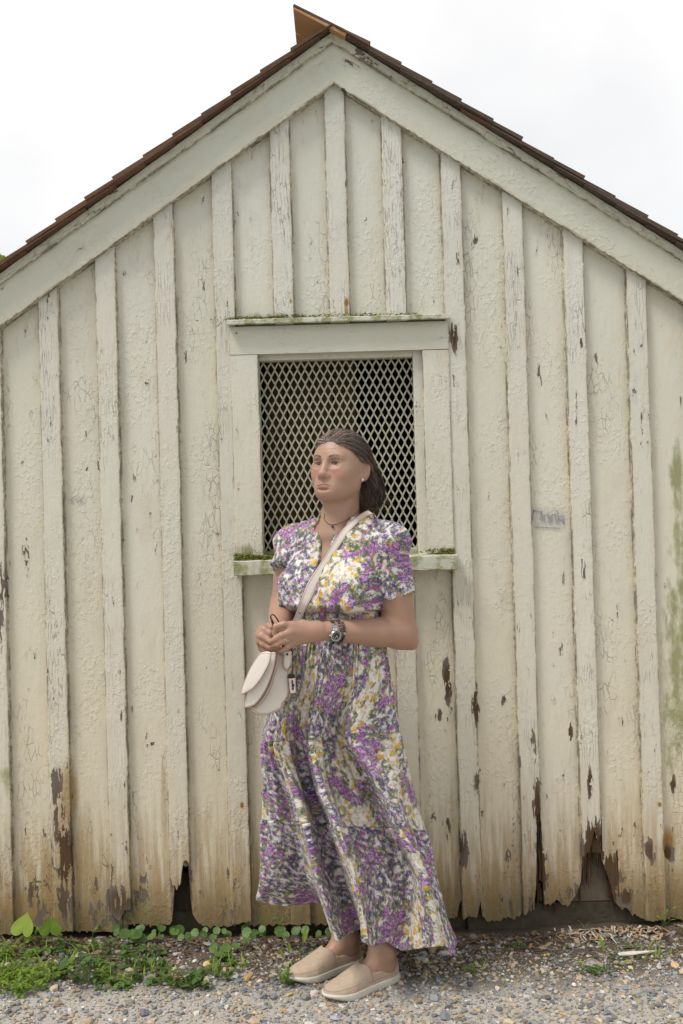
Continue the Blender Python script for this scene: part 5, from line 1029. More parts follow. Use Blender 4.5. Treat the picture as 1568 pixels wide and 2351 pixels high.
for lay in LAY:
    for (kd, x, y) in lay:
        if kd == 'yb': dab(x, y, .016, .013, pr.uniform(0, 3), (.72, .62, .38), .38, .8)
        elif kd == 'yp': peony(x, y, pr.uniform(.008, .013), YEL, OCH, YEL)
        elif kd == 'ol':
            for q in range(3): outline_leaf(x, y, pr.uniform(0, 6.28), pr.uniform(.012, .02))
            if pr.random() < .35: dab(x, y, .005, .004, 0, YEL, .9)
        elif kd == 'gl': leafspray(x, y, pr.uniform(0, 6.28), 6, pr.uniform(.008, .0115))
        elif kd == 'st':
            star(x, y, pr.uniform(.0065, .0095), VIO if pr.random() < .8 else PUR); a = pr.uniform(0, 6.28); line(x, y, x + math.cos(a) * .016, y + math.sin(a) * .016, .0009, VIO)
        elif kd == 'wd': wdaisy(x, y, pr.uniform(.007, .009))
        elif kd == 'pp': peony(x, y, pr.uniform(.0115, .0170), MAG, PUR, PLUM)
        elif kd == 'md': daisy(x, y, pr.uniform(.009, .012), MAG, (.30, .09, .05))
def print_col(u, v):
    u = u * 1.10; v = v * 1.10
    x = np.mod(u / TS, 1) * TN - .5; y = np.mod(v / TS, 1) * TN - .5; i = np.floor(x).astype(int); j = np.floor(y).astype(int); fx = (x - i)[:, None]; fy = (y - j)[:, None]
    g = lambda a, b: PRN[a % TN, b % TN]; return (g(i, j) * (1 - fx) + g(i + 1, j) * fx) * (1 - fy) + (g(i, j + 1) * (1 - fx) + g(i + 1, j + 1) * fx) * fy
k = NT('printed_cotton'); c = k.attr('col', 'Color'); wv = k.noise(k.pos, 700., 2); cr_ = k.noise(k.vmath('MULTIPLY', k.pos, (1, 1, .6)), 38., 4, .6)
k.set(Base_Color=c, Roughness=.72, Specular_IOR_Level=.3, Sheen_Weight=.15, Normal=k.bump(k.math('ADD', k.math('MULTIPLY', wv, .15), cr_), .5, .004)); M['cotton'] = k.m

# ---------------------------------------------------------------- bodice with sleeves
S_ = .0026
D = Field(np.arange(-.255, .285, S_), np.arange(-.64, -.19, S_), np.arange(1.10, 1.45, S_))
D.add(elli(T(0, -.01, 1.265), (.157, .117, .165), TB), .05); D.add(elli(T(0, .0, 1.13), (.148, .116, .075), TB), .05); D.add(caps(shL * .90 + shR * .10, shR * .90 + shL * .10, .058, .058), .05); D.add(elli(T(0, -.02, 1.385), (.105, .072, .052), TB), .045)
for a in (-.082, .082): D.add(elli(T(a, .084, 1.232), (.083, .075, .080), TB), .05)
D.add(elli(T(0, .03, 1.20), (.15, .105, .08), TB), .04)
hemL = (J(857, 1357, -.46) + J(950, 1370, -.40)) / 2; hemR = J(664, 1312, -.335)
for sd in (-1, 1): D.add(caps(T(sd * .055, -.03, 1.405), T(sd * .15, -.018, 1.368), .050, .052), .04)
for sh, hem, rr, sd in ((shL, hemL, .0690, 1), (shR, hemR, .064, -1)):
    D.add(elli(sh + np.array([0, 0, .008]) + TR * .018 * sd, (.064, .064, .056), TB), .03); ax2 = (hem - sh) / np.linalg.norm(hem - sh); cf = caps(sh + np.array([0, 0, -.01]), hem + (hem - sh) * .35, .066, rr)
    def sleeve(X, Y, Z, cf=cf, hem=hem, ax2=ax2):
        th_ = np.arctan2(Y - hem[1], X - hem[0]); return np.maximum(cf[0](X, Y, Z) - .004 * np.sin(th_ * 6) * sstep(.12, 0, np.abs(Z - hem[2])), (X - hem[0]) * ax2[0] + (Y - hem[1]) * ax2[1] + (Z - hem[2]) * ax2[2] + 0.0015 * np.sin(th_ * 5))
    D.add((sleeve, cf[1], cf[2]), .014)
# folds: gathers under the shoulder yoke and above the waist, soft drapes over the bust and the sleeves
Xg = D.ax[0][:, None, None]; Yg = D.ax[1][None, :, None]; Zg = D.ax[2][None, None, :]
ag = (Xg - TO[0]) * TR[0] + (Yg - TO[1]) * TR[1]; bg = (Xg - TO[0]) * TF[0] + (Yg - TO[1]) * TF[1]
inb = sstep(.155, .125, np.abs(ag)) * np.ones_like(Zg); gath = sstep(1.255, 1.165, Zg) * sstep(1.150, 1.165, Zg)
phi = np.arctan2(bg, ag)
D.F += (inb * gath * .0058 * np.sin(phi * 17 + 1.8 * np.sin(phi * 5) + Zg * 14) + inb * sstep(1.30, 1.38, Zg) * .0040 * np.sin(ag * 170 + Zg * 26 + 1.5 * np.sin(ag * 40))).astype(np.float32)
band = sstep(1.170, 1.158, Zg); D.F += (band * (.016 + .0022 * np.sin(phi * 44))).astype(np.float32)
D.F -= (.009 * np.exp(-((Zg - 1.186) / .014) ** 2) * inb).astype(np.float32)                                     # blouson overhang above the band
sl_ = sstep(.135, .165, np.abs(ag)) * np.ones_like(Zg); D.F += (sl_ * (.0018 * np.sin(np.arctan2(Yg - shL[1], Xg - hemL[0]) * 7 + Zg * 20) + .001 * np.sin(Zg * 90 + ag * 60))).astype(np.float32)
D.F += (.010 * (fbm((Xg + Yg * .4 + Zg * .5) * 26, (Zg - Xg * .35) * 9 + 0 * Yg, 55, 3) - .5) * sstep(1.14, 1.18, Zg) * (1 - .8 * sstep(.12, .15, np.abs(ag)))).astype(np.float32)
def cut(f): D.F = np.maximum(D.F, f).astype(np.float32)
# neck opening and placket slit
ncut = elli(T(0, .012, 1.425), (.066, .075, .055), TB)[0](Xg, Yg, Zg); cut(-ncut)
wz = np.interp(Zg, [1.255, 1.29, 1.36, 1.40, 1.44], [-.002, .0085, .0170, .0215, .028]); slit = np.maximum(np.abs(ag - np.interp(Zg, [1.26, 1.40], [-.004, .002])) - wz, .02 - bg); cut(-slit)
cut(1.132 - Zg + 0 * D.F)
DV, DF = nets(D.F, D.ax); DV = smooth_mesh(DV, DF, 2, .45); del D
a_ = (DV - TO) @ TR; b_ = (DV - TO) @ TF; z2 = DV[:, 2]
slL = (a_ > .135); slR = a_ < -.135
pu = DV[:, 0] * 1.06 - DV[:, 1] * .42 + .07; pv = z2 * 1.03 + .17 * (a_ > .142) + .09 * (a_ < -.142) + DV[:, 1] * .12
dc = print_col(pu, pv); 
edge_ = np.exp(-(np.abs(np.abs(a_) - np.interp(z2, [1.262, 1.30, 1.36, 1.40, 1.44], [-.003, .006, .0145, .019, .026]) - .009) / .0012) ** 2) * (z2 > 1.27) * (z2 < 1.405) * (b_ > .03); dc = dc * (1 - .35 * edge_[:, None])
bodice = kid(obj('dress_bodice', mesh_from('dress_bodice', DV, [DF], {'col': dc}, smooth=True), M['cotton']))
bod_bvh = bvh(DV, DF)

# ---------------------------------------------------------------- skirt: tiers hanging in long folds, blown towards the wall and to the right
LV = [1424, 1560, 1690, 1800, 1900, 2015]
U_ = [[660, 680, 692, 705, 722, 738, 752, 772, 792, 812, 830, 855, 873, 860, 770, 690],
      [636, 652, 668, 682, 702, 720, 737, 762, 788, 806, 824, 866, 897, 880, 765, 670],
      [606, 618, 632, 645, 668, 694, 714, 745, 772, 790, 806, 866, 920, 905, 765, 650],
      [604, 628, 652, 671, 688, 712, 735, 770, 810, 845, 864, 915, 946, 930, 770, 650],
      [602, 640, 678, 701, 722, 750, 777, 815, 855, 885, 905, 945, 978, 955, 780, 650],
      [596, 650, 706, 729, 752, 785, 814, 850, 895, 940, 968, 988, 1005, 975, 790, 650]]
Y_ = [[-.34, -.42, -.445, -.462, -.475, -.486, -.494, -.503, -.506, -.505, -.498, -.47, -.42, -.33, -.275, -.28],
      [-.33, -.42, -.45, -.485, -.485, -.485, -.515, -.515, -.505, -.50, -.515, -.49, -.42, -.31, -.24, -.25],
      [-.31, -.38, -.40, -.47, -.46, -.445, -.505, -.49, -.47, -.455, -.51, -.49, -.42, -.30, -.22, -.235],
      [-.28, -.34, -.35, -.47, -.45, -.42, -.515, -.48, -.45, -.43, -.515, -.485, -.41, -.29, -.20, -.21],
      [-.25, -.30, -.29, -.475, -.45, -.41, -.525, -.48, -.45, -.42, -.505, -.48, -.41, -.29, -.19, -.195],
      [-.22, -.255, -.24, -.475, -.46, -.41, -.53, -.49, -.46, -.42, -.49, -.47, -.41, -.285, -.175, -.18]]
HEM = [(593, 2064, -.19), (655, 2076, -.21), (742, 2074, -.20), (769, 2156, -.465), (800, 2146, -.45), (830, 2134, -.40), (837, 2157, -.53), (853, 2172, -.505), (890, 2164, -.47), (925, 2182, -.425), (1009, 2171, -.47), (1030, 2184, -.45), (1049, 2190, -.41), (1020, 2140, -.29), (800, 2080, -.172), (650, 2060, -.165)]
for lv_, d_ in zip(range(1, 6), (.012, .028, .042, .052, .058)):      # the three leading folds stand well forward of the valleys behind them
    for q_ in (3, 6, 10): Y_[lv_][q_] -= d_
    for q_ in (7, 8, 9): Y_[lv_][q_] += .25 * d_
HEM = [(u, v, y - (.055 if i in (3, 6, 10) else 0)) for i, (u, v, y) in enumerate(HEM)]
CP = np.array([[P(u, v, y) for u, y in zip(us, yl)] for us, yl, v in zip(U_, Y_, LV)] + [[P(*h) for h in HEM]])       # levels x 16 x 3
K_ = CP.shape[1]
def crom(Pm, t, closed):
    n = len(Pm); i = np.floor(t).astype(int); f = (t - i)
    if closed: g = lambda q: Pm[(i + q) % n]
    else: g = lambda q: Pm[np.clip(i + q, 0, n - 1)]
    f = f.reshape((-1,) + (1,) * (Pm.ndim - 1)); p0, p1, p2, p3 = g(-1), g(0), g(1), g(2); m1 = (p2 - p0) * .42; m2 = (p3 - p1) * .42
    return (2 * f ** 3 - 3 * f ** 2 + 1) * p1 + (f ** 3 - 2 * f ** 2 + f) * m1 + (-2 * f ** 3 + 3 * f ** 2) * p2 + (f ** 3 - f ** 2) * m2
NCOL = [44, 52, 60, 38, 42, 48, 46, 52, 50, 50, 54, 44, 14, 12, 12, 12]
tc_ = np.concatenate([i + np.arange(n) / n for i, n in enumerate(NCOL)]); NR = 450; tr_ = np.linspace(0, 6, NR)
lev = crom(CP, np.minimum(tr_, 5.9999), False); lev[-1] = CP[-1]
SK = np.stack([crom(lev[r], tc_, True) for r in range(NR)]); ncs = len(tc_)
# normals, gathers and small wrinkles
du = np.roll(SK, -1, 1) - np.roll(SK, 1, 1); dv = np.gradient(SK, axis=0); nn = np.cross(du, dv); nn /= np.linalg.norm(nn, axis=2, keepdims=True) + 1e-9
if ((nn[:, :200] * np.array([0, -1, 0])).sum(2)).mean() < 0: nn = -nn
arc = np.cumsum(np.linalg.norm(np.diff(SK[260], axis=0, append=SK[260][:1]), axis=1)); arc = np.concatenate([[0], arc[:-1]]); vl = np.concatenate([[0], np.cumsum(np.linalg.norm(np.diff(SK, axis=0), axis=2).mean(1))])
TT = tr_[:, None] * np.ones((1, ncs)); AA = arc[None, :] * np.ones((NR, 1)); front_ = np.ones(ncs)
wob_ = .35 * (fbm(AA * 6, TT * .8, 33, 2) - .5)
g1 = sstep(1.9, 0., TT) * .0048 * np.sin(AA * 130 + 9 * wob_ + 1.4 * np.sin(AA * 31)) * (.6 + .8 * fbm(AA * 12, 2.2, 34, 2))
seam1 = 2.02 + .10 * np.sin(AA * 3 + 1); seam2 = 3.92 + .35 * np.clip((AA - .5) * .6, -.5, .5)
def below(seam, amp, fr, dec): q = TT - seam; return sstep(0, .03, q) * np.exp(-np.clip(q, 0, 9) / dec) * amp * np.sin(AA * fr + 6 * wob_ * 3 + 1.7 * np.sin(AA * 23))
g2_ = below(seam1, .0068, 140, .9) + below(seam2, .0070, 130, .9)
st_ = .0014 * np.exp(-np.clip((TT - seam1) / .10, -9, 9) ** 2) * (TT < seam1) + .0014 * np.exp(-np.clip((TT - seam2) / .10, -9, 9) ** 2) * (TT < seam2)
soft = .034 * (fbm(AA * 12 + TT * .5, TT * .30, 36, 3) - .5) * sstep(.2, 2, TT) + .006 * (fbm(AA * 24 - TT * 1.5, TT * .9, 37, 3) - .5)
SK0 = SK.copy(); SK = SK + nn * (g1 + g2_ + st_ + soft)[..., None]
uv_u = AA * 1.02 + TT * .0; shift = np.where(TT < seam1, 0, np.where(TT < seam2, .13, .29)); sc1 = np.interp(tr_, [0, 2, 6], [.72, .9, 1.05])[:, None]
seg = np.linalg.norm(np.diff(SK0, axis=1, append=SK0[:, :1]), axis=2); UU = np.concatenate([np.zeros((NR, 1)), np.cumsum(seg, 1)[:, :-1]], 1); UU = UU - UU[:, [280]]
VV = np.concatenate([np.zeros((1, ncs)), np.cumsum(np.linalg.norm(np.diff(SK0, axis=0), axis=2), 0)]); VV = .5 * VV + .5 * VV.mean(1, keepdims=True)
sk_c = print_col((.6 * UU + .4 * (AA - arc[280]) + shift).ravel(), (VV + shift * 1.7).ravel())
seamline = (np.exp(-((TT - seam1) / .012) ** 2) + np.exp(-((TT - seam2) / .012) ** 2) + .7 * np.exp(-((TT - seam1 + .22) / .010) ** 2)).ravel(); sk_c = sk_c * (1 - .28 * np.clip(seamline, 0, 1))[:, None]
Fsk = grid_faces(NR, ncs, True); skirt = kid(obj('dress_skirt', mesh_from('dress_skirt', SK.reshape(-1, 3), [Fsk], {'col': sk_c}, smooth=True), M['cotton']))
s_ = skirt.modifiers.new('thickness', 'SOLIDIFY'); s_.thickness = .0012; s_.offset = 0
# gathered elastic waistband closing the gap between bodice and skirt
tb = np.linspace(0, 2 * np.pi, 420, endpoint=False); rows = np.linspace(0, 1, 22); top_ = lev[0]; cx_, cy_ = SK[0].mean(0)[:2]
R0 = crom(CP[0], tb / (2 * np.pi) * K_, True); WB = []
for q in rows:
    z = R0[:, 2].mean() + .040 * q - .006; w = R0.copy(); w[:, :2] = (w[:, :2] - (cx_, cy_)) * (1.0 + .012 * math.sin(q * math.pi)) + (cx_, cy_)
    w[:, :2] += ((w[:, :2] - (cx_, cy_)) / np.linalg.norm(w[:, :2] - (cx_, cy_), axis=1, keepdims=True)) * (.0022 * np.sin(tb * 74 + 2 * np.sin(tb * 9)) + .0015 * math.cos(q * 25))[:, None]; w[:, 2] = z; WB.append(w)
WB = np.stack(WB); kid(obj('waistband', mesh_from('waistband', WB.reshape(-1, 3), [grid_faces(22, 420, True)], {'col': print_col(np.tile(tb * .14 * 1.7, 22), np.repeat(rows * .04 + .2, 420))}, smooth=True), M['cotton']))
# ================================================================ shoes
k = NT('shoe_canvas'); a_n = k.noise(k.vmath('MULTIPLY', k.pos, (60, 60, 420)), 1., 4, .6); wv = k.noise(k.pos, 900., 2); st = k.mr(k.noise(k.pos, 34., 3), .55, .75)
c = k.mix(a_n, (.34, .25, .175), (.54, .43, .325)); c = k.mix(k.math('MULTIPLY', st, .35), c, (.26, .17, .12)); c = k.mix(k.attr('seam'), c, (.20, .13, .09)); k.set(Base_Color=c, Roughness=.85, Normal=k.bump(k.math('ADD', wv, k.math('MULTIPLY', a_n, .6)), .6, .0012)); M['canvas'] = k.m
M['sole'] = flat_mat('shoe_sole', (.56, .54, .46), .6, var=.12, vscale=60); M['green_tag'] = flat_mat('green_tag', (.05, .30, .08), .6)
def half_w(s):      # outline of the sole: half width along the foot, 0 = heel
    return np.interp(s, [0, .006, .018, .05, .10, .15, .19, .225, .25, .262, .268], [.004, .020, .029, .034, .034, .041, .0475, .044, .032, .018, .003])
def mid_w(s): return np.interp(s, [0, .1, .2, .268], [0, 0, -.004, -.010])
def make_shoe(fr, outer):
    o = empty('shoe'); kid(o); L = lambda p: fr[0] + np.asarray(p, float) @ fr[1]
    t = np.linspace(0, np.pi, 44); sp = .134 - .134 * np.cos(t); w1 = half_w(sp); ring = np.concatenate([np.stack([sp, mid_w(sp) + w1], -1), np.stack([sp, mid_w(sp) - w1], -1)[::-1][1:-1]])
    n = len(ring); cen_ = ring.mean(0); prof = [(.93, -.004), (1.0, -.001), (1.03, .004), (1.03, .0165), (1.0, .020), (.96, .0205)]; V = []
    for q, z in prof:
        rr = cen_ + (ring - cen_) * (1 + (q - 1) * .9); zz = z + .010 * sstep(.18, .268, rr[:, 0]) * (z < .01) + .004 * sstep(.2, .268, rr[:, 0]); V.append(np.column_stack([rr, zz]))
    V = np.concatenate(V); m_ = MB(); m_.add(L(V), [tuple(f) for f in grid_faces(len(prof), n, True).tolist()] + [tuple(range(n))[::-1], tuple((len(prof) - 1) * n + i for i in range(n))]); m_.build('sole', M['sole'], o, True)
    gs = .0022; A = Field(np.arange(-.006, .276, gs), np.arange(-.062, .062, gs), np.arange(.010, .105, gs)); Xs, Ys, Zs = (a.reshape(s_) for a, s_ in zip(A.ax, ((-1, 1, 1), (1, -1, 1), (1, 1, -1))))
    wl = half_w(A.ax[0])[:, None, None] * .985; ml = mid_w(A.ax[0])[:, None, None]; top = np.interp(A.ax[0], [0, .01, .05, .10, .135, .16, .20, .24, .262, .270], [.060, .074, .082, .086, .082, .070, .052, .041, .030, .020])[:, None, None]
    zz = (Zs - .014) / (top - .014); r = np.sqrt(np.clip(np.abs((Ys - ml) / wl) ** 2.6 + np.clip(zz, 0, 9) ** 2.2, 0, 99)); A.F = ((r - 1) * np.minimum(wl, top - .014) * .8 + 0 * Zs).astype(np.float32)
    A.F = np.maximum(A.F, -Xs + .001 + .012 * sstep(.02, .075, Zs) * 0)
    coll = np.interp(A.ax[0], [0, .02, .05, .10, .13, .142], [.074, .068, .056, .050, .060, .082])[:, None, None]; opening = np.maximum(Zs - coll, 0 * Zs); inside = np.where((Xs < .143 - .9 * np.abs(Ys - ml) ** 1.5 * 6) & (Zs > coll), Zs - coll, -1.); A.F = np.maximum(A.F, inside).astype(np.float32)
    V, F = nets(A.F, A.ax); V = smooth_mesh(V, F, 5, .5); s, w, z = V.T; w0 = np.abs(w - mid_w(s))
    seam = np.exp(-((s - .131 + .35 * w0) / .0016) ** 2) * (z > .03) + np.exp(-((z - (.035 - .10 * (s - .2))) / .0013) ** 2) * (s > .165) * .8 + np.exp(-((s - .032) / .0014) ** 2) * .7 + np.exp(-((z - .031) / .0012) ** 2) * ((s > .035) & (s < .135)) * .6
    z = z + .0012 * ((s > .132 - .35 * w0)); V = np.column_stack([s, w, z])
    obj('upper', mesh_from('upper', L(V), [F], {'seam': np.clip(seam, 0, 1) * .75}, smooth=True), M['canvas'], o)
    y = outer * (half_w(.045) * .97); m_ = MB(); b = np.array([(.040, y + outer * .0012, .040), (.053, y + outer * .0012, .038), (.053, y + outer * .0005, .047), (.040, y + outer * .0005, .049), (.040, y - outer * .004, .040), (.053, y - outer * .004, .038), (.053, y - outer * .004, .047), (.040, y - outer * .004, .049)])
    m_.add(L(b), [(0, 1, 2, 3), (0, 4, 5, 1), (1, 5, 6, 2), (2, 6, 7, 3), (3, 7, 4, 0), (4, 7, 6, 5)]); m_.build('tag', M['green_tag'], o)
    for ch in o.children: ch.matrix_parent_inverse = Matrix.Identity(4)
    return o
# shoe empties sit at the person's foot with parts in world axes
for fr, sd in ((fL, 1), (fR, -1)):
    o = make_shoe(fr, sd); o.matrix_parent_inverse = Matrix.Translation((-person.location.x, -person.location.y, 0))

# ================================================================ watch, bracelets, rings
fa = (elL - wrL) / np.linalg.norm(elL - wrL)
def cross_ring(u, v, r, n=48, tilt=0.0, ecc=1.0):
    """ring round the wrist through the surface seen at picture column u"""
    t = np.clip((P(u, v, -.56)[0] - wrL[0]) / (elL[0] - wrL[0]), -.3, 1); c = wrL + (elL - wrL) * t; up = UP - fa * fa[2]; up /= np.linalg.norm(up); fw = np.cross(fa, up); fw = fw if fw[1] < 0 else -fw
    a = np.linspace(0, 2 * np.pi, n, endpoint=False); return c, up, fw, np.stack([c + (np.cos(q) * up * r + np.sin(q) * fw * r * ecc) for q in a])
watch = empty('watch'); kid(watch); watch.matrix_parent_inverse = Matrix.Translation((-person.location.x, -person.location.y, 0))
c, up, fw, rg = cross_ring(757, 1448, .0285)
mb = MB()
for i in range(24):
    a = i * 2 * np.pi / 24; d = np.cos(a) * up + np.sin(a) * fw; tn = -np.sin(a) * up + np.cos(a) * fw; p = c + d * .0300
    for off, w, hgt in ((-.0052, .0046, .0), (0, .0048, .0006), (.0052, .0046, .0)):
        R = np.eye(4); R[:3, 0] = fa; R[:3, 1] = tn; R[:3, 2] = d; R[:3, 3] = p + fa * off + d * hgt; mb.box(-w / 2, w / 2, -.0034, .0034, -.0012, .0012, R)
mb.build('watch_band', M['steel'], watch)
fd = fw * .93 + up * -.12 + UP * -.05; fd /= np.linalg.norm(fd); wc = c + fd * .0305 - UP * .004; e1 = np.cross(fd, fa); e1 /= np.linalg.norm(e1); e2 = np.cross(e1, fd)
def disc(mb, r0, r1, h0, h1, n=36):
    a = np.linspace(0, 2 * np.pi, n, endpoint=False); rings = [(r0, h0), (r1, h1), (r1 * .93, h1 + .0008), (r1 * .86, h1 + .0008), (r1 * .84, h1)]
    V = np.concatenate([wc + fd * h + (np.cos(a)[:, None] * e1 + np.sin(a)[:, None] * e2) * r for r, h in rings]); mb.add(V, [tuple(f) for f in grid_faces(len(rings), n, True).tolist()] + [tuple((len(rings) - 1) * n + i for i in range(n))])
mb = MB(); disc(mb, .0165, .0165, 0, .0075); mb.tube([wc - fa * .0165 + fd * .004, wc - fa * .0205 + fd * .004], .0024, 10); mb.build('watch_case', M['steel'], watch, True)
M['dial'] = flat_mat('watch_dial', (.008, .009, .009), .15, Coat_Weight=.3); M['index'] = flat_mat('watch_index', (.7, .72, .68), .4)
mb = MB(); a = np.linspace(0, 2 * np.pi, 32, endpoint=False); mb.add(np.vstack([wc + fd * .0079 + (np.cos(a)[:, None] * e1 + np.sin(a)[:, None] * e2) * .0135]), [tuple(range(32))]); mb.build('watch_dial', M['dial'], watch)
mb = MB()
def mark(a, r0, r1, w):
    d = math.cos(a) * e1 + math.sin(a) * e2; t = -math.sin(a) * e1 + math.cos(a) * e2; R = np.eye(4); R[:3, 0] = d; R[:3, 1] = t; R[:3, 2] = fd; R[:3, 3] = wc + fd * .0082; mb.box(r0, r1, -w / 2, w / 2, -.0002, .0003, R)
for i in range(12): mark(i * math.pi / 6, .0092, .0122, .0011)
mark(2.3, -.001, .0075, .0011); mark(3.6, -.002, .0105, .0009); mb.build('watch_hand', M['index'], watch)
bm1 = [flat_mat('bead_grey', (.12, .11, .115), .35, var=.5, vscale=120), flat_mat('bead_brown', (.16, .085, .06), .35, var=.4, vscale=120), flat_mat('bead_dark', (.035, .033, .038), .3), flat_mat('bead_pale', (.30, .27, .25), .4)]
bms = []
for m_ in bm1: me = mesh_from('bead', ico(2)[0] * .0041, [ico(2)[1]], smooth=True); me.materials.append(m_); bms.append(me)
for u, seed in ((768, 1), (776, 2)):
    br = empty('bracelet'); kid(br); br.matrix_parent_inverse = Matrix.Translation((-person.location.x, -person.location.y, 0)); rr_ = random.Random(seed); c, up, fw, rg = cross_ring(u, 1450, .0345 if u < 770 else .0355, 26)
    for i, p in enumerate(rg): obj('bead', bms[rr_.choice((0, 0, 1, 2, 2, 3))], None, br, p + fa * rr_.uniform(-.001, .001))
def ringo(p, ax, r, mat, gem=None):
    ax = ax / np.linalg.norm(ax); u = np.cross(ax, UP); u /= np.linalg.norm(u); w = np.cross(ax, u); a = np.linspace(0, 2 * np.pi, 25); mb = MB(); mb.tube([p + (math.cos(q) * u + math.sin(q) * w) * r for q in a], .0013, 6, False); o = kid(mb.build('ring', mat, None, True))
    if gem is not None: g = p + np.array([0, -1, .25]) / 1.03 * (r + .0008); obj('stone', mesh_from('stone', ICO1[0] * gem + g, [ICO1[1]]), flat_mat('gem', (.55, .55, .58) if mat is M['steel'] else (.10, .03, .06), .05, .4), o)
ringo(J(655, 1470, -.614), J(648, 1473, -.619) - J(668, 1463, -.608), .0108, M['steel'], .0032); ringo(J(658, 1468.5, -.6125), J(648, 1473, -.619) - J(668, 1463, -.608), .0109, M['steel'])
ringo(J(601, 1475.5, -.580), J(604, 1478, -.588) - J(597, 1472, -.568), .0108, M['dkmetal'], .0036)

# ================================================================ sunglasses held between the fingers
k = NT('tortoise_shell'); n_ = k.noise(k.pos, 140., 3); k.set(Base_Color=k.mix(k.mr(n_, .42, .6), (.012, .007, .006), (.12, .035, .015)), Roughness=.15, Coat_Weight=.4); M['tort'] = k.m
sg = tag(empty('sunglasses', J(645, 1450, -.585)), 'folded dark tortoise shell sunglasses held between her fingers', 'sunglasses')
def sgp(L): return np.array([J(*p) for p in L]) - np.array(sg.location)
def smoothp(q, n=24):
    t = np.linspace(0, len(q) - 1 - 1e-6, n); return crom(q, t, False)
mb = MB(); mb.tube(smoothp(sgp([(630, 1446, -.590), (624, 1428, -.592), (621.5, 1416, -.592), (624, 1411, -.590), (630, 1413, -.588), (636, 1421, -.582), (642, 1432, -.578)])), .0021, 8); mb.build('temple', M['tort'], sg, True)
mb = MB(); mb.tube(smoothp(sgp([(633, 1441, -.580), (627, 1428, -.584), (622.5, 1419, -.586), (621, 1417, -.588)])), .0020, 8); mb.build('temple', M['tort'], sg, True)
mb = MB(); a = np.linspace(0, 2 * np.pi, 29); cq = [(659 + 11 * math.cos(q), 1484 + 8.5 * math.sin(q), -.588 + .006 * math.cos(q)) for q in a]; mb.tube(sgp(cq), .0024, 8, False); mb.tube(sgp([(668, 1489, -.584), (672, 1498, -.584), (670, 1503, -.584)]), .0024, 8); mb.build('frame', M['tort'], sg, True)
mb = MB(); q = sgp(cq[:-1]); mb.add(np.vstack([q, q.mean(0) + (0, -.002, 0)]), [(i, (i + 1) % 28, 28) for i in range(28)]); mb.build('lens', flat_mat('dark_lens', (.008, .007, .008), .06), sg, True)

# ================================================================ handbag
def lz(c): return (551.9 + c[0] * .16, 1398.7 + c[1] * .16)
k = NT('cream_leather'); n_ = k.noise(k.pos, 420., 3, .6); k.set(Base_Color=k.mix(k.noise(k.pos, 9., 3), (.70, .635, .57), (.76, .71, .655)), Roughness=.42, Specular_IOR_Level=.4, Normal=k.bump(n_, .12, .0006)); M['leather'] = k.m
M['edge'] = flat_mat('edge_paint', (.10, .022, .024), .4); M['blk'] = flat_mat('black_leather', (.018, .012, .014), .3); M['stitch'] = flat_mat('stitching', (.42, .16, .10), .7); M['mark'] = flat_mat('stamped_mark', (.015, .015, .017), .5); M['rivet'] = flat_mat('gun_metal', (.05, .05, .055), .25, .8)
bag = tag(empty('handbag', J(650, 1540, -.56)), 'cream leather saddle handbag with dark red edges hanging from her shoulder strap', 'handbag')
BL = np.array(bag.location)
def densify(pts, n=90, closed=True, sm=2):
    q = np.array(pts, float); nn_ = len(q); t = np.linspace(0, nn_, n, endpoint=False) if closed else np.linspace(0, nn_ - 1 - 1e-6, n); return crom(q, t, closed)
def sheet(name, outline, y0, slope, thick, bulge, par, mat=None, edge=True, n=96, round_=.25, offd=None):
    """a cut piece of leather: outline in picture points, standing at depth y0 (+ slope per metre to the right), swelling towards the viewer"""
    o2 = densify([lz(p) for p in outline], n); ce = o2.mean(0); rings = [1.0, .985, .94, .86, .74, .58, .40, .2]; V = []; hs = [0, .35, .62, .8, .9, .96, .99, 1.]
    yd = lambda q: y0 + slope * (q[:, 0] - ce[0]) * .00134
    for r, h in zip(rings, hs):
        q = ce + (o2 - ce) * r; y = yd(q) - bulge * h; V.append(np.array([P(a, b, c) for (a, b), c in zip(q, y)]))
    V.append(np.array([P(ce[0], ce[1], y0 - bulge)])); bk = np.array([P(a, b, c + thick) for (a, b), c in zip(o2, yd(o2))]); nR = len(rings); V = np.concatenate(V + [bk]); F = [tuple(f) for f in grid_faces(nR, n, True).tolist()]; c0 = nR * n
    F += [((nR - 1) * n + i, (nR - 1) * n + (i + 1) % n, c0) for i in range(n)]; b0 = c0 + 1; F.append(tuple(b0 + i for i in range(n)))
    m_ = MB(); m_.add(V - BL, F); o = m_.build(name, mat or M['leather'], par, True)
    rim = MB(); E0 = V[:n] - BL; E1 = bk - BL; E = np.concatenate([E0 + (E0 - E0.mean(0)) * .004, E1 + (E1 - E1.mean(0)) * .004]); rim.add(E, [(i, n + i, n + (i + 1) % n, (i + 1) % n) for i in range(n)])
    if edge: 
        t_ = MB(); t_.tube(np.vstack([E0, E0[:1]]), .0007, 5, False); rim.add(np.concatenate(t_.V), t_.F); rim.build('edge_paint', M['edge'], o, False)
    else: rim.build('edge_band', mat or M['leather'], o, False)
    if edge:
        q = V[2 * n:3 * n] - BL + np.array([0, -.0006, 0]); t_ = MB(); t_.tube(np.vstack([q, q[:1]]), .00045, 4, False); t_.build('stitching', M['stitch'], o)
    return o
def seam(par, pts, y, slope, ce0, w=.0005, mat=None):
    q = densify([lz(p) for p in pts], 60, False); m_ = MB(); m_.tube(np.array([P(a, b, y + slope * (a - ce0) * .00134) for a, b in q]) - BL, w, 4); return m_.build('stitching', mat or M['stitch'], par)
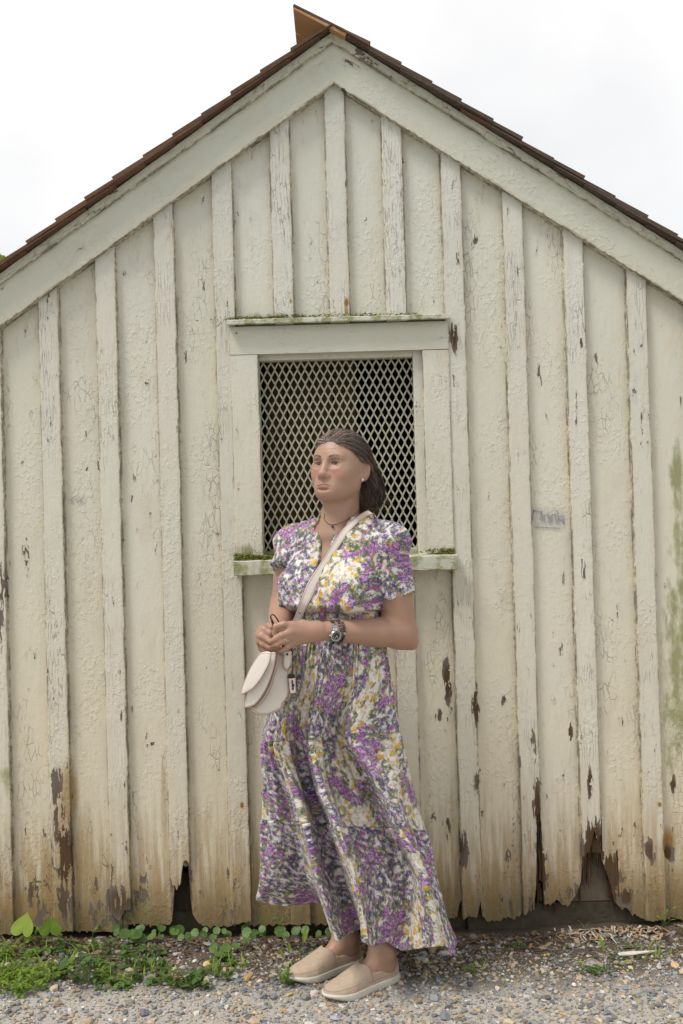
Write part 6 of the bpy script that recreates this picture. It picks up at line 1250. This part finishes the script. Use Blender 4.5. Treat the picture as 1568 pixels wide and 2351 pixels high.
sheet('bag_body', [(430, 640), (560, 612), (620, 640), (680, 760), (692, 900), (696, 1190), (640, 1310), (604, 1352), (585, 1420), (540, 1452), (440, 1500), (360, 1520), (250, 1510), (150, 1450), (130, 1400), (260, 1150), (380, 850)], -.535, -.05, .05, .012, bag)
sheet('inner_flap', [(420, 640), (480, 628), (546, 630), (540, 780), (500, 930), (455, 1090), (400, 1210), (330, 1320), (220, 1425), (160, 1440), (120, 1412), (140, 1300), (260, 1000), (360, 760)], -.566, -.35, .004, .004, bag)
sheet('gusset', [(400, 630), (470, 622), (522, 630), (515, 760), (480, 900), (435, 1050), (380, 1175), (300, 1300), (215, 1395), (150, 1425), (110, 1405), (120, 1290), (240, 980), (340, 740)], -.574, -.35, .004, .002, bag, mat=flat_mat('tan_suede', (.46, .37, .30), .8))
f2 = sheet('under_flap', [(330, 640), (420, 618), (505, 622), (498, 760), (470, 880), (430, 1000), (365, 1150), (275, 1295), (205, 1370), (150, 1398), (85, 1412), (62, 1385), (75, 1280), (150, 1050), (250, 800)], -.586, -.35, .004, .0035, bag)
f1 = sheet('front_flap', [(300, 622), (370, 606), (438, 628), (425, 740), (395, 820), (350, 905), (300, 990), (250, 1060), (175, 1145), (110, 1185), (30, 1226), (4, 1212), (14, 1145), (50, 1050), (120, 880), (200, 740), (255, 660)], -.602, -.40, .004, .004, bag)
# tab with stud, strap end and hanging tag
tab = sheet('strap_tab', [(622, 610), (680, 596), (745, 600), (742, 700), (730, 800), (700, 850), (660, 890), (625, 850), (606, 800), (612, 700)], -.562, 0, .004, .002, bag)
seam(tab, [(632, 640), (624, 790), (640, 840), (662, 866), (692, 836), (716, 790), (728, 640)], -.5655, 0, 650)
m_ = MB(); s0 = np.array(J(*lz((672, 648)), -.566)) - BL; m_.add(ico(2)[0] * np.array([.0036, .0022, .0036]) + s0, [tuple(f) for f in ico(2)[1].tolist()]); m_.build('stud', M['rivet'], tab, True)
m_ = MB(); m_.tube(smoothp(np.array([J(*lz(p), -.553) for p in ((700, 590), (745, 650), (752, 760), (746, 850), (744, 940))]) - BL), .0014, 6); m_.tube(smoothp(np.array([J(*lz(p), -.556) for p in ((705, 600), (735, 690), (728, 760), (716, 830))]) - BL), .0012, 6); m_.build('tag_cord', M['blk'], bag, True)
con = sheet('tag_holder', [(676, 950), (700, 928), (735, 922), (775, 938), (784, 985), (730, 992), (678, 992)], -.560, 0, .004, .002, bag, mat=M['blk'], edge=False)
tg = sheet('hang_tag', [(684, 992), (735, 986), (792, 976), (798, 1060), (805, 1196), (795, 1206), (760, 1212), (716, 1216), (707, 1205), (695, 1100)], -.560, 0, .003, .0006, bag)
seam(tg, [(696, 1006), (716, 1200), (792, 1192), (782, 992)], -.5612, 0, 665, .0004)
mk = [(728, 1020), (752, 1018), (758, 1046), (746, 1062), (762, 1074), (770, 1060), (774, 1100), (760, 1118), (768, 1130), (764, 1158), (746, 1160), (736, 1150), (744, 1128), (734, 1100), (742, 1076), (726, 1066), (738, 1044)]
q = np.array([P(*lz(p), -.5622) for p in mk]) - BL; me = bpy.data.meshes.new('emblem'); me.from_pydata([tuple(v) for v in q] + [tuple(v + (0, .0008, 0)) for v in q], [], [tuple(range(len(q)))] + [(i, (i + 1) % len(q), len(q) + (i + 1) % len(q), len(q) + i) for i in range(len(q))]); obj('emblem', me, M['mark'], tg)
# the strap crossing her front, over the shoulder and down behind
LE = [(652, 1462), (664, 1440), (676, 1416), (690, 1380), (705, 1340), (719, 1317), (734, 1295), (760, 1254), (785, 1218), (808, 1195), (830, 1178), (846, 1172)]; RE = [(668, 1466), (680, 1444), (692, 1420), (705, 1392), (719, 1363), (732, 1335), (745, 1308), (773, 1263), (801, 1222), (822, 1200), (842, 1184), (857, 1180)]
le, re_ = densify(LE, 60, False), densify(RE, 60, False); jb = BVHTree.FromPolygons([tuple(v) for v in np.vstack([DV, BV]).tolist()], DF.tolist() + (BF + len(DV)).tolist())
cL = np.array([hit(jb, *p, .0055) for p in le]); cR = np.array([hit(jb, *p, .0055) for p in re_]); dep = (cL[:, 1] + cR[:, 1]) / 2; jv = le[:, 1]; low_ = jv > 1402; dep[low_] = dep[~low_][0] - .004
for _ in range(6): dep[1:-1] = np.minimum(dep[1:-1], (dep[:-2] + dep[2:]) / 2 + 0) * .5 + .5 * (dep[:-2] + dep[2:]) / 2
cL = np.array([P(*p, d) for p, d in zip(le, dep)]); cR = np.array([P(*p, d) for p, d in zip(re_, dep)])
bk = [T(.085, -.075, 1.425), T(.07, -.115, 1.36), T(.03, -.135, 1.25), T(-.04, -.14, 1.12), T(-.10, -.11, 1.03)]; e_ = TR * .0125 + UP * .004
cL = np.vstack([cL] + [[b - e_] for b in bk]); cR = np.vstack([cR] + [[b + e_] for b in bk]); m = len(cL); md = (cL + cR) / 2; tg_ = np.gradient(md, axis=0); ac = cR - cL; nr = np.cross(tg_, ac); nr /= np.linalg.norm(nr, axis=1, keepdims=True); nr = nr * np.where(nr[:, 1:2] > 0, -1, 1); nr[-6:] = nr[-7]
nr[-4:] = -TF; th = .0028; sec = [cL, cL + nr * th, cR + nr * th, cR]; V = np.stack(sec, 1).reshape(-1, 3) - BL; F = grid_faces(m, 4, True).tolist(); m_ = MB(); m_.add(V, [tuple(f) for f in F] + [(0, 1, 2, 3), tuple(4 * (m - 1) + i for i in (3, 2, 1, 0))]); strap = m_.build('shoulder_strap', M['leather'], bag)
for S in (cL, cR): m_ = MB(); m_.tube(S + nr * th * .5 - BL, .0014, 5); m_.build('edge_paint', M['edge'], strap, True)
for f_ in (.14, .86): m_ = MB(); m_.tube((cL * (1 - f_) + cR * f_ + nr * (th + .0003))[:60] - BL, .0004, 4); m_.build('stitching', M['stitch'], strap)
p = P(689, 1405.5, float(np.interp(1405.5, le[::-1, 1], dep[::-1]))) + np.array([0, -.004, 0]) - BL; m_ = MB(); a = np.linspace(0, 2 * np.pi, 21); m_.tube([p + np.array([math.cos(q) * .0032, 0, math.sin(q) * .0032]) for q in a], .0011, 6, False); m_.add(ico(1)[0] * np.array([.0026, .0008, .0026]) + p, [tuple(f) for f in ico(1)[1].tolist()]); m_.build('rivet', M['rivet'], strap, True)
